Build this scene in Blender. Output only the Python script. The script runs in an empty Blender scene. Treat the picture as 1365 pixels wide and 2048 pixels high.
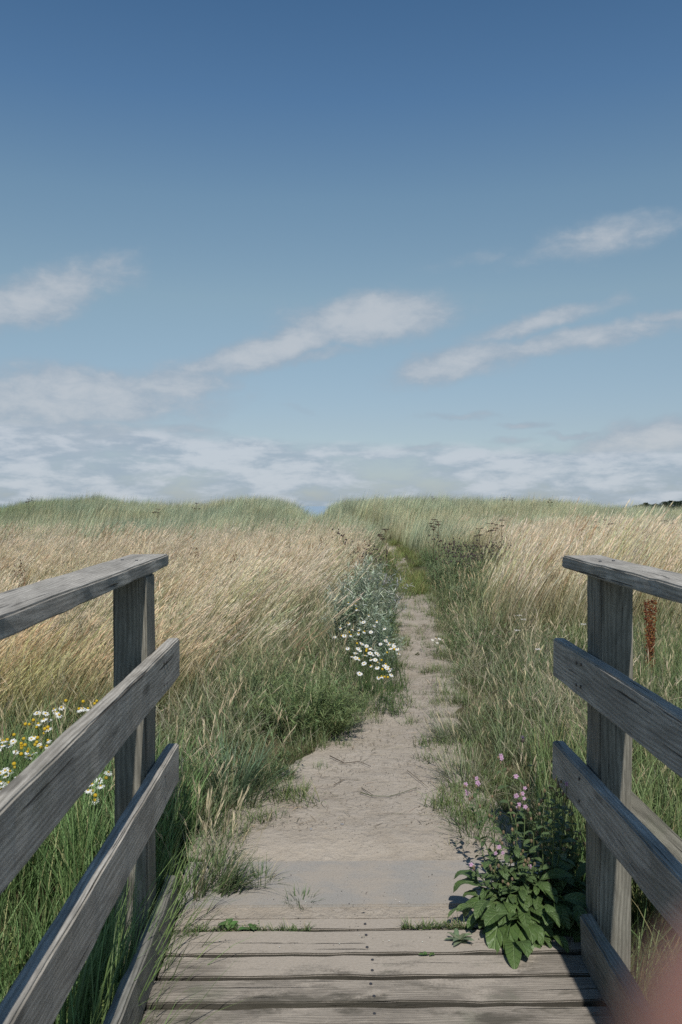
import bpy, bmesh, math, random
import numpy as np
from mathutils import Vector, Matrix, Euler

random.seed(7)
rng = np.random.default_rng(11)
scene = bpy.context.scene
COL = scene.collection
PI = math.pi

# ------------------------------------------------------------------ camera
EYE = 1.55
F = 1700.0            # focal length in pixels of the 1365 wide picture
VPX, HORY = 655.0, 1012.0
SLOPE = 0.0129        # the bridge and the meadow climb very gently away from the camera
cam_data = bpy.data.cameras.new("camera")
cam = bpy.data.objects.new("camera", cam_data)
COL.objects.link(cam)
scene.camera = cam
cam.location = (0, 0, EYE)
cam.rotation_euler = (PI/2 - (1024-HORY)/F, 0, -(682.5-VPX)/F)
cam_data.sensor_fit = 'HORIZONTAL'
cam_data.sensor_width = 24.0
cam_data.lens = F/1365*24.0
cam_data.clip_start = 0.004
cam_data.clip_end = 20000
cam_data.dof.use_dof = True
cam_data.dof.focus_distance = 7.0
cam_data.dof.aperture_fstop = 11.0

# ------------------------------------------------------------------ sun, view
SUN = Vector((0.062, -0.78, 1.0)).normalized()
sd = bpy.data.lights.new("sun", 'SUN')
sd.energy = 4.3
sd.angle = math.radians(0.53)
sd.color = (1.0, 0.955, 0.89)
so = bpy.data.objects.new("sun", sd)
COL.objects.link(so)
so.rotation_euler = SUN.to_track_quat('Z', 'Y').to_euler()
so.location = (3, -6, 12)
scene.view_settings.view_transform = 'Standard'
scene.view_settings.look = 'None'
scene.view_settings.gamma = 1
scene.view_settings.exposure = 0.0
scene.view_settings.use_curve_mapping = False
scene.render.engine = "CYCLES"
scene.cycles.use_denoising = False

# ------------------------------------------------------------------ node helper
class N:
    def __init__(self, tree):
        self.t = tree
        self.n = tree.nodes
        self.l = tree.links
    def new(self, typ, **kw):
        n = self.n.new(typ)
        for k, v in kw.items():
            setattr(n, k, v)
        return n
    def put(self, sock, v):
        if isinstance(v, bpy.types.NodeSocket):
            self.l.new(v, sock)
        elif v is not None:
            sock.default_value = v
    def m(self, op, a, b=None, c=None, clamp=False):
        n = self.new('ShaderNodeMath', operation=op, use_clamp=clamp)
        for i, v in enumerate((a, b, c)):
            if v is not None:
                self.put(n.inputs[i], v)
        return n.outputs[0]
    def mix(self, f, a, b, blend='MIX'):
        n = self.new('ShaderNodeMix', data_type='RGBA', blend_type=blend)
        self.put(n.inputs[0], f)
        self.put(n.inputs[6], a if isinstance(a, bpy.types.NodeSocket) else (*a[:3], 1))
        self.put(n.inputs[7], b if isinstance(b, bpy.types.NodeSocket) else (*b[:3], 1))
        return n.outputs[2]
    def ramp(self, v, lo, hi, a=0.0, b=1.0, smooth=True):
        n = self.new('ShaderNodeMapRange')
        n.interpolation_type = 'SMOOTHSTEP' if smooth else 'LINEAR'
        self.put(n.inputs[0], v)
        n.inputs[1].default_value = lo; n.inputs[2].default_value = hi
        n.inputs[3].default_value = a; n.inputs[4].default_value = b
        return n.outputs[0]
    def noise(self, vec, scale, detail=3, rough=0.5, dist=0.0):
        n = self.new('ShaderNodeTexNoise')
        self.put(n.inputs['Vector'], vec)
        n.inputs['Scale'].default_value = scale
        n.inputs['Detail'].default_value = detail
        n.inputs['Roughness'].default_value = rough
        n.inputs['Distortion'].default_value = dist
        return n.outputs[0]
    def mapping(self, vec, scale=(1, 1, 1), loc=(0, 0, 0), rot=(0, 0, 0)):
        n = self.new('ShaderNodeMapping')
        self.put(n.inputs[0], vec)
        self.put(n.inputs[1], loc); n.inputs[2].default_value = rot; n.inputs[3].default_value = scale
        return n.outputs[0]
    def bump(self, h, strength=0.5, dist=0.01, normal=None):
        n = self.new('ShaderNodeBump')
        n.inputs['Strength'].default_value = strength
        n.inputs['Distance'].default_value = dist
        self.put(n.inputs['Height'], h)
        if normal is not None:
            self.put(n.inputs['Normal'], normal)
        return n.outputs[0]

# ------------------------------------------------------------------ world: sky and thin clouds
def build_world():
    w = bpy.data.worlds.new("World")
    scene.world = w
    w.use_nodes = True
    g = N(w.node_tree)
    g.n.clear()
    sky = g.new('ShaderNodeTexSky', sky_type='NISHITA')
    sky.sun_disc = False
    sky.sun_elevation = math.asin(SUN.z)
    sky.sun_rotation = math.atan2(SUN.x, SUN.y)
    sky.altitude = 0
    sky.air_density = 1.0
    sky.dust_density = 0.5
    sky.ozone_density = 2.0
    tc = g.new('ShaderNodeTexCoord')
    vec = tc.outputs['Generated']
    sep = g.new('ShaderNodeSeparateXYZ')
    g.put(sep.inputs[0], vec)
    az = g.m('ARCTAN2', sep.outputs[0], sep.outputs[1])
    hyp = g.m('SQRT', g.m('ADD', g.m('MULTIPLY', sep.outputs[0], sep.outputs[0]), g.m('MULTIPLY', sep.outputs[1], sep.outputs[1])))
    el = g.m('ARCTAN2', sep.outputs[2], hyp)
    comb = g.new('ShaderNodeCombineXYZ')
    g.put(comb.inputs[0], az); g.put(comb.inputs[1], g.m('MULTIPLY', el, 1.25)); comb.inputs[2].default_value = 3.3
    p = comb.outputs[0]
    wisp = g.noise(g.mapping(p, (1, 1, 1), rot=(0, 0, 0.25)), 11.0, 8, 0.6, 0.25)
    fine = g.noise(g.mapping(p, (0.9, 1.5, 1), loc=(4, 2, 1)), 30.0, 6, 0.65, 0.2)
    wob = g.m('MULTIPLY', g.m('SUBTRACT', g.noise(g.mapping(p, loc=(9, 3, 2)), 9.0, 4, 0.6), 0.5), 0.07)
    wob2 = g.m('MULTIPLY', g.m('SUBTRACT', g.noise(g.mapping(p, loc=(1, 8, 5)), 9.0, 4, 0.6), 0.5), 0.05)
    azw = g.m('ADD', az, wob); elw = g.m('ADD', el, wob2)
    blobs = [  # picture x, y, half length, half height, tilt (deg, + rises to the right), density
        (70, 605, 190, 48, 22, 1.0), (195, 545, 90, 24, 20, .6),
        (545, 700, 180, 40, 18, 1.25), (740, 640, 180, 50, 6, 1.3), (620, 720, 140, 22, 8, .6), (400, 745, 120, 26, 14, .9), (250, 765, 150, 34, 6, .9),
        (930, 722, 150, 36, 12, .95), (1150, 682, 270, 27, 7, .78), (1075, 645, 150, 22, 12, .85), (1350, 625, 80, 18, 5, .8),
        (1215, 470, 210, 40, 12, .62), (950, 520, 110, 20, 8, .35),
        (110, 800, 330, 60, 2, 1.0), (330, 770, 180, 46, 4, .85), (60, 870, 320, 50, 0, .9), (350, 860, 110, 18, 0, .55),
        (1320, 872, 150, 34, 4, 1.1), (1230, 590, 36, 28, 0, .4),
        (930, 832, 90, 11, 1, .6), (1045, 848, 60, 9, 0, .6), (1150, 860, 90, 8, 5, .55), (1010, 880, 60, 8, 0, .5),
        (600, 822, 60, 10, -8, .3), (845, 897, 70, 11, 0, .6), (-420, 700, 300, 60, 10, .9), (1900, 760, 340, 60, 8, .9),
        (2500, 560, 300, 70, 10, .7), (-1100, 620, 320, 60, 12, .8)]
    tot = None
    for (bx, by, a, b, tilt, dens) in blobs:
        ca = (bx-VPX)/F
        ca = math.atan(ca)
        ce = math.atan((HORY-by)/F*math.cos(ca))
        t = math.radians(tilt)
        dx = g.m('SUBTRACT', azw, ca); dy = g.m('SUBTRACT', elw, ce)
        u = g.m('ADD', g.m('MULTIPLY', dx, math.cos(t)*F/a), g.m('MULTIPLY', dy, math.sin(t)*F/a))
        v = g.m('SUBTRACT', g.m('MULTIPLY', dy, math.cos(t)*F/b), g.m('MULTIPLY', dx, math.sin(t)*F/b))
        d = g.m('ADD', g.m('MULTIPLY', u, u), g.m('MULTIPLY', v, v))
        e = g.m('MULTIPLY', g.m('EXPONENT', g.m('MULTIPLY', d, -1.1)), dens)
        tot = e if tot is None else g.m('MAXIMUM', tot, e)
    dn = g.m('ADD', tot, g.m('ADD', g.m('MULTIPLY', g.m('SUBTRACT', wisp, 0.5), 0.85), g.m('MULTIPLY', g.m('SUBTRACT', fine, 0.5), 0.42)))
    cover = g.m('MULTIPLY', g.ramp(dn, 0.10, 0.72), g.ramp(tot, 0.03, 0.3))
    # low bank of stratocumulus round the horizon
    cb = g.new('ShaderNodeCombineXYZ')
    g.put(cb.inputs[0], az); g.put(cb.inputs[1], g.m('MULTIPLY', el, 3.2)); cb.inputs[2].default_value = 7.7
    bn = g.noise(cb.outputs[0], 7.0, 8, 0.55, 0.2)
    bn2 = g.noise(g.mapping(cb.outputs[0], loc=(5, 1, 0)), 19.0, 7, 0.6, 0.15)
    edge = g.m('ADD', g.m('ADD', 0.066, g.m('MULTIPLY', g.ramp(az, -0.45, 0.25, 1, 0), 0.028)), g.m('MULTIPLY', g.m('SUBTRACT', bn, 0.5), 0.05))
    bank = g.m('MULTIPLY', g.ramp(g.m('SUBTRACT', edge, el), -0.004, 0.014), g.ramp(g.m('ADD', bn, g.m('MULTIPLY', bn2, 0.5)), 0.52, 0.78, 0.35, 0.95))
    # tone of the clouds: lit tops, greyer undersides
    cn = g.ramp(g.m('ADD', g.m('MULTIPLY', bn2, 0.65), g.m('MULTIPLY', bn, 0.35)), 0.42, 0.60)
    bank_col = g.mix(cn, (0.34, 0.425, 0.515), (0.54, 0.595, 0.66))
    wisp_col = g.mix(g.ramp(g.m('ADD', g.m('MULTIPLY', fine, 0.5), g.m('MULTIPLY', dn, 0.4)), 0.3, 0.8), (0.32, 0.395, 0.48), (0.53, 0.56, 0.60))
    S = 0.085
    cr = g.new('ShaderNodeValToRGB')
    g.put(cr.inputs[0], el)
    stops = [(0.0, (.76, .84, 1.04)), (.095, (.96, .93, .95)), (.238, (1.27, 1.23, 1.03)), (.345, (1.16, 1.25, 1.11)), (.446, (.84, 1.08, 1.14)), (.537, (.68, .96, 1.07)), (.8, (.60, .86, 1.0))]
    while len(cr.color_ramp.elements) < len(stops): cr.color_ramp.elements.new(0.5)
    for e_, (p_, c_) in zip(cr.color_ramp.elements, stops):
        e_.position = p_; e_.color = (*c_, 1)
    tint = cr.outputs[0]
    base = g.mix(1.0, sky.outputs[0], tint, 'MULTIPLY')
    scl = lambda c: g.mix(1.0, c, (1/S, 1/S, 1/S), 'MULTIPLY')
    c1 = g.mix(g.m('MULTIPLY', cover, 0.80), base, scl(wisp_col))
    c2 = g.mix(g.m('MULTIPLY', bank, 0.92), c1, scl(bank_col))
    bg = g.new('ShaderNodeBackground')
    g.put(bg.inputs[0], c2)
    bg.inputs[1].default_value = S
    out = g.new('ShaderNodeOutputWorld')
    g.l.new(bg.outputs[0], out.inputs[0])
build_world()

# ------------------------------------------------------------------ materials
def new_mat(name):
    m = bpy.data.materials.new(name)
    m.use_nodes = True
    g = N(m.node_tree)
    g.n.clear()
    out = g.new('ShaderNodeOutputMaterial')
    return m, g, out

def principled(g, out, color, rough=0.8, normal=None, spec=0.3):
    p = g.new('ShaderNodeBsdfPrincipled')
    g.put(p.inputs['Base Color'], color if isinstance(color, bpy.types.NodeSocket) else (*color, 1))
    g.put(p.inputs['Roughness'], rough)
    p.inputs['Specular IOR Level'].default_value = spec
    if normal is not None:
        g.put(p.inputs['Normal'], normal)
    g.l.new(p.outputs[0], out.inputs[0])
    return p

def plain_mat(name, color, rough=0.7, spec=0.3, var=0.25, scale=60):
    m, g, out = new_mat(name)
    tc = g.new('ShaderNodeTexCoord')
    n = g.noise(tc.outputs['Object'], scale, 3, 0.6)
    c = g.mix(n, tuple(x*(1-var) for x in color), tuple(min(1, x*(1+var)) for x in color))
    principled(g, out, c, rough, g.bump(n, 0.3, 0.002), spec)
    return m

def foliage_mat(name, trans=0.35, instanced=False, rough=0.55, spec=0.25):
    """colour from the mesh's 'col' attribute, light shining partly through"""
    m, g, out = new_mat(name)
    at = g.new('ShaderNodeAttribute', attribute_type='GEOMETRY', attribute_name='col')
    c = at.outputs['Color']
    if instanced:
        ti = g.new('ShaderNodeAttribute', attribute_type='INSTANCER', attribute_name='tint')
        c = g.mix(1.0, c, ti.outputs['Color'], 'MULTIPLY')
    p = g.new('ShaderNodeBsdfPrincipled')
    g.put(p.inputs['Base Color'], c)
    p.inputs['Roughness'].default_value = rough
    p.inputs['Specular IOR Level'].default_value = spec
    tr = g.new('ShaderNodeBsdfTranslucent')
    g.put(tr.inputs['Color'], c)
    mx = g.new('ShaderNodeMixShader')
    mx.inputs[0].default_value = trans
    g.l.new(p.outputs[0], mx.inputs[1]); g.l.new(tr.outputs[0], mx.inputs[2])
    g.l.new(mx.outputs[0], out.inputs[0])
    return m

def wood_mat(name, dark, light, sand=0.0, moss=0.25, grainscale=1.0):
    """weathered softwood, grain along local X; sand = share of blown sand lying on it"""
    m, g, out = new_mat(name)
    tc = g.new('ShaderNodeTexCoord')
    oi = g.new('ShaderNodeObjectInfo')
    off = g.new('ShaderNodeCombineXYZ')
    g.put(off.inputs[0], g.m('MULTIPLY', oi.outputs['Random'], 17.0))
    g.put(off.inputs[1], g.m('MULTIPLY', oi.outputs['Random'], 5.0))
    g.put(off.inputs[2], g.m('MULTIPLY', oi.outputs['Random'], 9.0))
    add = g.new('ShaderNodeVectorMath', operation='ADD')
    g.put(add.inputs[0], tc.outputs['Object']); g.put(add.inputs[1], off.outputs[0])
    v = add.outputs[0]
    # rings bent by a slow noise: the tree's growth lines cut lengthways
    warp = g.noise(g.mapping(v, (0.7, 4, 4)), 2.0, 2, 0.5)
    sv = g.new('ShaderNodeSeparateXYZ'); g.put(sv.inputs[0], v)
    ph = g.m('ADD', g.m('MULTIPLY', g.m('ADD', sv.outputs[1], g.m('MULTIPLY', sv.outputs[2], 0.8)), 520.0*grainscale), g.m('MULTIPLY', warp, 42.0))
    ring = g.m('MULTIPLY', g.m('ADD', g.m('SINE', ph), 1.0), 0.5)
    streak = g.noise(g.mapping(v, (2.0, 70, 70)), 3.0, 6, 0.65)
    fine = g.noise(g.mapping(v, (9, 260, 260)), 4.0, 3, 0.6)
    blotch = g.noise(g.mapping(v, (2.2, 7, 7)), 2.0, 5, 0.6, 0.5)
    crack = g.ramp(g.noise(g.mapping(v, (1.1, 46, 46), loc=(3, 1, 2)), 1.6, 3, 0.55), 0.655, 0.70)
    f = g.m('ADD', g.m('MULTIPLY', ring, 0.13), g.m('ADD', g.m('MULTIPLY', streak, 0.47), g.m('MULTIPLY', fine, 0.40)))
    f = g.ramp(f, 0.26, 0.78)
    c = g.mix(f, dark, light)
    c = g.mix(g.m('MULTIPLY', g.ramp(blotch, 0.36, 0.64), 0.45), c, tuple(x*0.55 for x in dark))
    c = g.mix(g.m('MULTIPLY', g.ramp(g.noise(v, 5.0, 4, 0.6), 0.55, 0.75), moss), c, (0.115, 0.13, 0.085))
    # knots
    vo = g.new('ShaderNodeTexVoronoi', feature='F1')
    g.put(vo.inputs['Vector'], g.mapping(v, (2.3, 8.5, 8.5)))
    vo.inputs['Scale'].default_value = 0.9
    vo.inputs['Randomness'].default_value = 1.0
    knot = g.ramp(vo.outputs['Distance'], 0.06, 0.15, 1, 0)
    c = g.mix(g.m('MULTIPLY', knot, 0.6), c, tuple(x*0.35 for x in dark))
    c = g.mix(g.m('MULTIPLY', crack, 0.85), c, (0.018, 0.017, 0.016))
    h = g.m('SUBTRACT', g.m('ADD', g.m('MULTIPLY', ring, 0.15), g.m('ADD', g.m('MULTIPLY', fine, 0.5), g.m('MULTIPLY', streak, 0.6))), g.m('ADD', g.m('MULTIPLY', crack, 1.6), g.m('MULTIPLY', knot, 0.3)))
    rough = 0.82
    if sand > 0:
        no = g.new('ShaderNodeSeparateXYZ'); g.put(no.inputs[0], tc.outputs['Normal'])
        c = g.mix(g.ramp(no.outputs[2], 0.75, 0.3, 0, 0.85), c, (0.035, 0.032, 0.024))    # dark brown on the plank edges
        geo = g.new('ShaderNodeNewGeometry')
        sp = g.new('ShaderNodeSeparateXYZ'); g.put(sp.inputs[0], geo.outputs['Position'])
        far = g.ramp(sp.outputs[1], 2.45, 3.05)
        mid = g.ramp(g.m('ABSOLUTE', g.m('SUBTRACT', sp.outputs[0], 0.15)), 0.30, 0.62, 1, 0)
        sn = g.noise(g.mapping(geo.outputs['Position'], (1.0, 3.0, 1)), 5.5, 6, 0.65)
        sn2 = g.noise(geo.outputs['Position'], 120, 2, 0.6)
        s = g.m('ADD', g.m('MULTIPLY', far, 0.60), g.m('ADD', g.m('MULTIPLY', mid, 0.20), g.m('MULTIPLY', g.m('SUBTRACT', sn, 0.5), 1.5)))
        stain = g.m('MULTIPLY', g.ramp(g.noise(g.mapping(geo.outputs['Position'], (1.0, 2.6, 1), loc=(4, 4, 0)), 3.4, 5, 0.65), 0.50, 0.62), g.ramp(sp.outputs[1], 3.0, 2.6, 0, .75))
        c = g.mix(stain, c, (0.075, 0.068, 0.052))
        s = g.m('SUBTRACT', g.m('ADD', s, g.m('MULTIPLY', g.m('SUBTRACT', sn2, 0.5), 0.3)), g.m('MULTIPLY', crack, 0.4))
        s = g.m('MULTIPLY', g.ramp(s, 0.30, 0.62), sand)
        s = g.m('MULTIPLY', s, g.ramp(no.outputs[2], 0.5, 0.9))
        c = g.mix(s, c, g.mix(sn2, (0.27, 0.235, 0.192), (0.39, 0.345, 0.29)))
        h = g.m('ADD', g.m('MULTIPLY', h, g.m('SUBTRACT', 1.0, g.m('MULTIPLY', s, 0.75))), g.m('MULTIPLY', g.m('MULTIPLY', sn2, s), 0.7))
    principled(g, out, c, rough, g.bump(h, 0.75, 0.0035), 0.25)
    return m

M_RAIL = wood_mat("weathered_grey_wood", (0.205, 0.188, 0.160), (0.60, 0.567, 0.505), 0, 0.22)
M_POST = wood_mat("weathered_post_wood", (0.118, 0.112, 0.092), (0.37, 0.35, 0.29), 0, 0.4, 0.7)
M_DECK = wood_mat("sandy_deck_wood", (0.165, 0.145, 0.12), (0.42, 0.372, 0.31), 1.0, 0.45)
M_KICK = wood_mat("shaded_mossy_kick_wood", (0.10, 0.098, 0.085), (0.34, 0.325, 0.28), 0, 0.6)  # shade over the kick boards put into darker wood tones; moss mixed in
M_SCREW = plain_mat("screw_steel", (0.035, 0.035, 0.04), 0.5, 0.5)

def sand_mat():
    m, g, out = new_mat("trodden_sand")
    geo = g.new('ShaderNodeNewGeometry')
    P = geo.outputs['Position']
    big = g.noise(P, 1.3, 5, 0.6)
    med = g.noise(g.mapping(P, (1, 1, 1), loc=(3, 1, 0)), 9, 5, 0.6)
    grit = g.noise(P, 170, 2, 0.7)
    grit2 = g.noise(g.mapping(P, loc=(5, 5, 5)), 420, 2, 0.6)
    c = g.mix(g.ramp(big, 0.3, 0.7), (0.290, 0.250, 0.200), (0.388, 0.340, 0.277))
    c = g.mix(g.m('MULTIPLY', g.ramp(med, 0.35, 0.7), 0.4), c, (0.42, 0.378, 0.325))
    c = g.mix(g.m('MULTIPLY', g.ramp(grit, 0.35, 0.75), 0.35), c, (0.20, 0.165, 0.13))
    c = g.mix(g.m('MULTIPLY', g.ramp(grit2, 0.62, 0.74), 0.5), c, (0.60, 0.55, 0.48))
    # thin scatter of dark crumbs
    vo = g.new('ShaderNodeTexVoronoi', feature='F1'); g.put(vo.inputs['Vector'], P); vo.inputs['Scale'].default_value = 46
    crumb = g.m('MULTIPLY', g.ramp(vo.outputs['Distance'], 0.12, 0.2, 1, 0), g.ramp(g.noise(P, 4, 3, 0.6), 0.42, 0.6))
    c = g.mix(g.m('MULTIPLY', crumb, 0.75), c, (0.055, 0.045, 0.035))
    h = g.m('ADD', g.m('MULTIPLY', med, 1.0), g.m('ADD', g.m('MULTIPLY', grit, 0.16), g.m('MULTIPLY', g.noise(g.mapping(P, loc=(2, 7, 1)), 32, 4, 0.6), 0.5)))
    principled(g, out, c, 0.95, g.bump(h, 0.75, 0.03), 0.1)
    return m
M_SAND = sand_mat()

def slab_mat():
    m, g, out = new_mat("grey_concrete_slab")
    geo = g.new('ShaderNodeNewGeometry'); P = geo.outputs['Position']
    n1 = g.noise(P, 4.5, 5, 0.6, 0.4); n2 = g.noise(P, 190, 2, 0.7); n3 = g.noise(g.mapping(P, (1, 2.4, 1)), 8, 5, 0.65)
    c = g.mix(n2, (0.20, 0.188, 0.170), (0.36, 0.34, 0.308))
    s = g.ramp(g.m('ADD', n1, g.m('MULTIPLY', n3, 0.6)), 0.64, 0.95)
    c = g.mix(g.m('MULTIPLY', s, 0.8), c, g.mix(n2, (0.27, 0.235, 0.192), (0.39, 0.345, 0.29)))
    vo = g.new('ShaderNodeTexVoronoi', feature='F1'); g.put(vo.inputs['Vector'], P); vo.inputs['Scale'].default_value = 90
    c = g.mix(g.m('MULTIPLY', g.ramp(vo.outputs['Distance'], 0.12, 0.22, 1, 0), 0.5), c, (0.09, 0.09, 0.09))
    principled(g, out, c, 0.9, g.bump(g.m('ADD', n2, g.m('MULTIPLY', n3, 1.5)), 0.5, 0.004), 0.2)
    return m
M_SLAB = slab_mat()

def ground_mat():
    m, g, out = new_mat("grassy_ground")
    geo = g.new('ShaderNodeNewGeometry'); P = geo.outputs['Position']
    n1 = g.noise(P, 0.9, 5, 0.6); n2 = g.noise(P, 16, 5, 0.7); n3 = g.noise(P, 90, 3, 0.7)
    c = g.mix(g.ramp(n1, 0.38, 0.62), (0.075, 0.082, 0.038), (0.15, 0.125, 0.07))
    c = g.mix(g.ramp(n2, 0.35, 0.7), c, (0.05, 0.05, 0.026))
    c = g.mix(g.m('MULTIPLY', g.ramp(n3, 0.5, 0.75), 0.6), c, (0.22, 0.18, 0.11))
    principled(g, out, c, 0.95, g.bump(g.m('ADD', n2, n3), 0.8, 0.03), 0.1)
    return m
M_GROUND = ground_mat()

def sea_mat():
    m, g, out = new_mat("sea_water")
    geo = g.new('ShaderNodeNewGeometry')
    n = g.noise(g.mapping(geo.outputs['Position'], (0.02, 0.06, 1)), 3, 5, 0.6)
    principled(g, out, g.mix(n, (0.24, 0.33, 0.42), (0.30, 0.38, 0.46)), 0.35, g.bump(n, 0.4, 1.0), 0.5)
    return m
M_SEA = sea_mat()

M_GRASS = foliage_mat("grass_blades", 0.32, True)
M_LEAF = foliage_mat("green_leaves", 0.22, False, 0.48, 0.35)
M_PETAL = foliage_mat("flower_petals", 0.25, False, 0.7, 0.1)

# ------------------------------------------------------------------ object helpers
def tag(o, label=None, cat=None, group=None, kind=None):
    if label: o['label'] = label
    if cat: o['category'] = cat
    if group: o['group'] = group
    if kind: o['kind'] = kind
    return o

def thing(name, label, cat, loc=(0, 0, 0), rot=(0, 0, 0), group=None):
    o = bpy.data.objects.new(name, None)
    o.empty_display_size = 0.1
    COL.objects.link(o)
    o.location = loc
    o.rotation_euler = rot
    return tag(o, label, cat, group)

def link_mesh(name, me, parent=None, loc=None, rot=None):
    o = bpy.data.objects.new(name, me)
    COL.objects.link(o)
    if parent is not None: o.parent = parent
    if loc is not None: o.location = loc
    if rot is not None: o.rotation_euler = rot
    return o

class Geo:
    """collects coloured ribbons, leaves and tubes and turns them into one mesh"""
    def __init__(self):
        self.v = []; self.f = []; self.c = []
    def add(self, vs, fs, cs):
        b = len(self.v)
        self.v.extend([tuple(map(float, p)) for p in vs])
        self.f.extend([tuple(i+b for i in q) for q in fs])
        self.c.extend([tuple(map(float, c)) for c in cs])
    def ribbon(self, pts, widths, side, cols):
        pts = np.asarray(pts, float); side = np.asarray(side, float)
        n = len(pts); vs = []; cs = []; fs = []
        for i in range(n):
            w = widths[i]*0.5
            if i == n-1 and w < 1e-6:
                vs.append(pts[i]); cs.append(cols[i])
            else:
                vs.append(pts[i]-side*w); vs.append(pts[i]+side*w); cs += [cols[i], cols[i]]
        for i in range(n-1):
            a = 2*i
            if i == n-2 and widths[-1]*0.5 < 1e-6:
                fs.append((a, a+1, a+2))
            else:
                fs.append((a, a+1, a+3, a+2))
        self.add(vs, fs, cs)
    def tube(self, pts, radii, cols, k=5):
        pts = [Vector(p) for p in pts]
        n = len(pts); vs = []; cs = []; fs = []
        for i in range(n):
            d = (pts[min(i+1, n-1)]-pts[max(i-1, 0)]).normalized()
            u = d.cross(Vector((0.31, 0.9, 0.21))).normalized(); w = d.cross(u)
            for j in range(k):
                a = 2*PI*j/k
                vs.append(pts[i]+(u*math.cos(a)+w*math.sin(a))*radii[i]); cs.append(cols[i])
        for i in range(n-1):
            for j in range(k):
                fs.append((i*k+j, i*k+(j+1) % k, (i+1)*k+(j+1) % k, (i+1)*k+j))
        fs.append(tuple(range(k-1, -1, -1))); fs.append(tuple(range((n-1)*k, n*k)))
        self.add(vs, fs, cs)
    def leaf(self, base, direc, normal, length, width, col, curl=0.3, fold=0.25, n=5, colt=None, vein=1.15, wavy=0.0):
        base = Vector(base); d = Vector(direc).normalized(); nn = Vector(normal)
        s = d.cross(nn).normalized(); nn = s.cross(d).normalized()
        colt = colt or col
        prof = lambda t: (math.sin(PI*min(1, t**0.9)))**0.62 if 0 < t < 1 else 0.0
        vs = []; cs = []; fs = []
        p = base.copy(); ang = 0.0
        for i in range(n+1):
            t = i/n
            w = width*0.5*max(prof(t), 0.10 if t < 0.5 else 0.0)
            dd = d*math.cos(ang)-nn*math.sin(ang)
            up = nn*math.cos(ang)+d*math.sin(ang)
            wv = wavy*width*math.sin(t*11+length*90)
            c = [a*(1-t)+b*t for a, b in zip(col, colt)]
            e = [x*0.92 for x in c]
            vs += [p-s*w+up*(w*fold+wv), p-s*w*0.5+up*w*fold*0.35, p, p+s*w*0.5+up*w*fold*0.35, p+s*w+up*(w*fold-wv)]
            cs += [e, c, [x*vein for x in c], c, e]
            p = p+dd*(length/n)
            ang += curl/n*2
        for i in range(n):
            for j in range(4):
                a = i*5+j
                fs.append((a, a+1, a+6, a+5))
        self.add(vs, fs, cs)
    def ball(self, c, r, col, seg=7, rings=4, sq=1.0):
        vs = []; cs = []; fs = []
        for i in range(rings+1):
            th = PI*i/rings
            for j in range(seg):
                a = 2*PI*j/seg
                vs.append((c[0]+r*math.sin(th)*math.cos(a), c[1]+r*math.sin(th)*math.sin(a), c[2]+r*sq*math.cos(th))); cs.append(col)
        for i in range(rings):
            for j in range(seg):
                fs.append((i*seg+j, (i+1)*seg+j, (i+1)*seg+(j+1) % seg, i*seg+(j+1) % seg))
        self.add(vs, fs, cs)
    def mesh(self, name, mat, smooth=False):
        me = bpy.data.meshes.new(name)
        me.from_pydata(self.v, [], self.f)
        a = me.attributes.new('col', 'FLOAT_COLOR', 'POINT')
        arr = np.ones((len(self.v), 4), np.float32)
        if self.v: arr[:, :3] = np.asarray(self.c, np.float32)
        a.data.foreach_set('color', arr.ravel())
        me.materials.append(mat)
        if smooth:
            me.polygons.foreach_set('use_smooth', [True]*len(me.polygons))
        me.update()
        return me
    def build(self, name, mat, parent=None, loc=None, smooth=False):
        return link_mesh(name, self.mesh(name, mat, smooth), parent, loc)

def R(a, b): return random.uniform(a, b)
def jit(c, v): 
    k = 1+R(-v, v)
    return [max(0.0, x*k*(1+R(-v, v)*0.35)) for x in c]

# numpy value noise
_tab = rng.random((256, 256))
def vnoise(x, y, s):
    x = np.asarray(x, float)*s+1000.3; y = np.asarray(y, float)*s+1000.7
    xi = np.floor(x).astype(int); yi = np.floor(y).astype(int)
    fx = x-xi; fy = y-yi
    fx = fx*fx*(3-2*fx); fy = fy*fy*(3-2*fy)
    a = _tab[xi % 256, yi % 256]; b = _tab[(xi+1) % 256, yi % 256]; c = _tab[xi % 256, (yi+1) % 256]; d = _tab[(xi+1) % 256, (yi+1) % 256]
    return (a*(1-fx)+b*fx)*(1-fy)+(c*(1-fx)+d*fx)*fy
def fbm(x, y, s): return (vnoise(x, y, s)+0.5*vnoise(x, y, s*2.1)+0.25*vnoise(x, y, s*4.3))/1.75
def ss(x, a, b):
    t = np.clip((np.asarray(x, float)-a)/(b-a), 0, 1)
    return t*t*(3-2*t)

# ------------------------------------------------------------------ path and terrain shape
PY = [3.0, 3.6, 4.05, 4.62, 5.17, 5.73, 6.43, 7.98, 10.1, 12.85, 15, 19, 26, 32, 37, 40, 45, 60]
PL = [-.60, -.50, -.33, -.10, .14, .30, .454, .68, .93, 1.21, 1.28, 1.36, 1.55, 1.0, -.2, -.80, -1.4, -2.0]
PR = [.80, .70, .70, .68, .684, .74, .86, 1.01, 1.19, 1.44, 1.7, 2.0, 2.3, 1.8, .55, -.15, -.6, -1.2]
def pathL(y): return np.interp(y, PY, PL)
def pathR(y): return np.interp(y, PY, PR)
def px2x(px, y): return (px-VPX)/F*y

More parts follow.
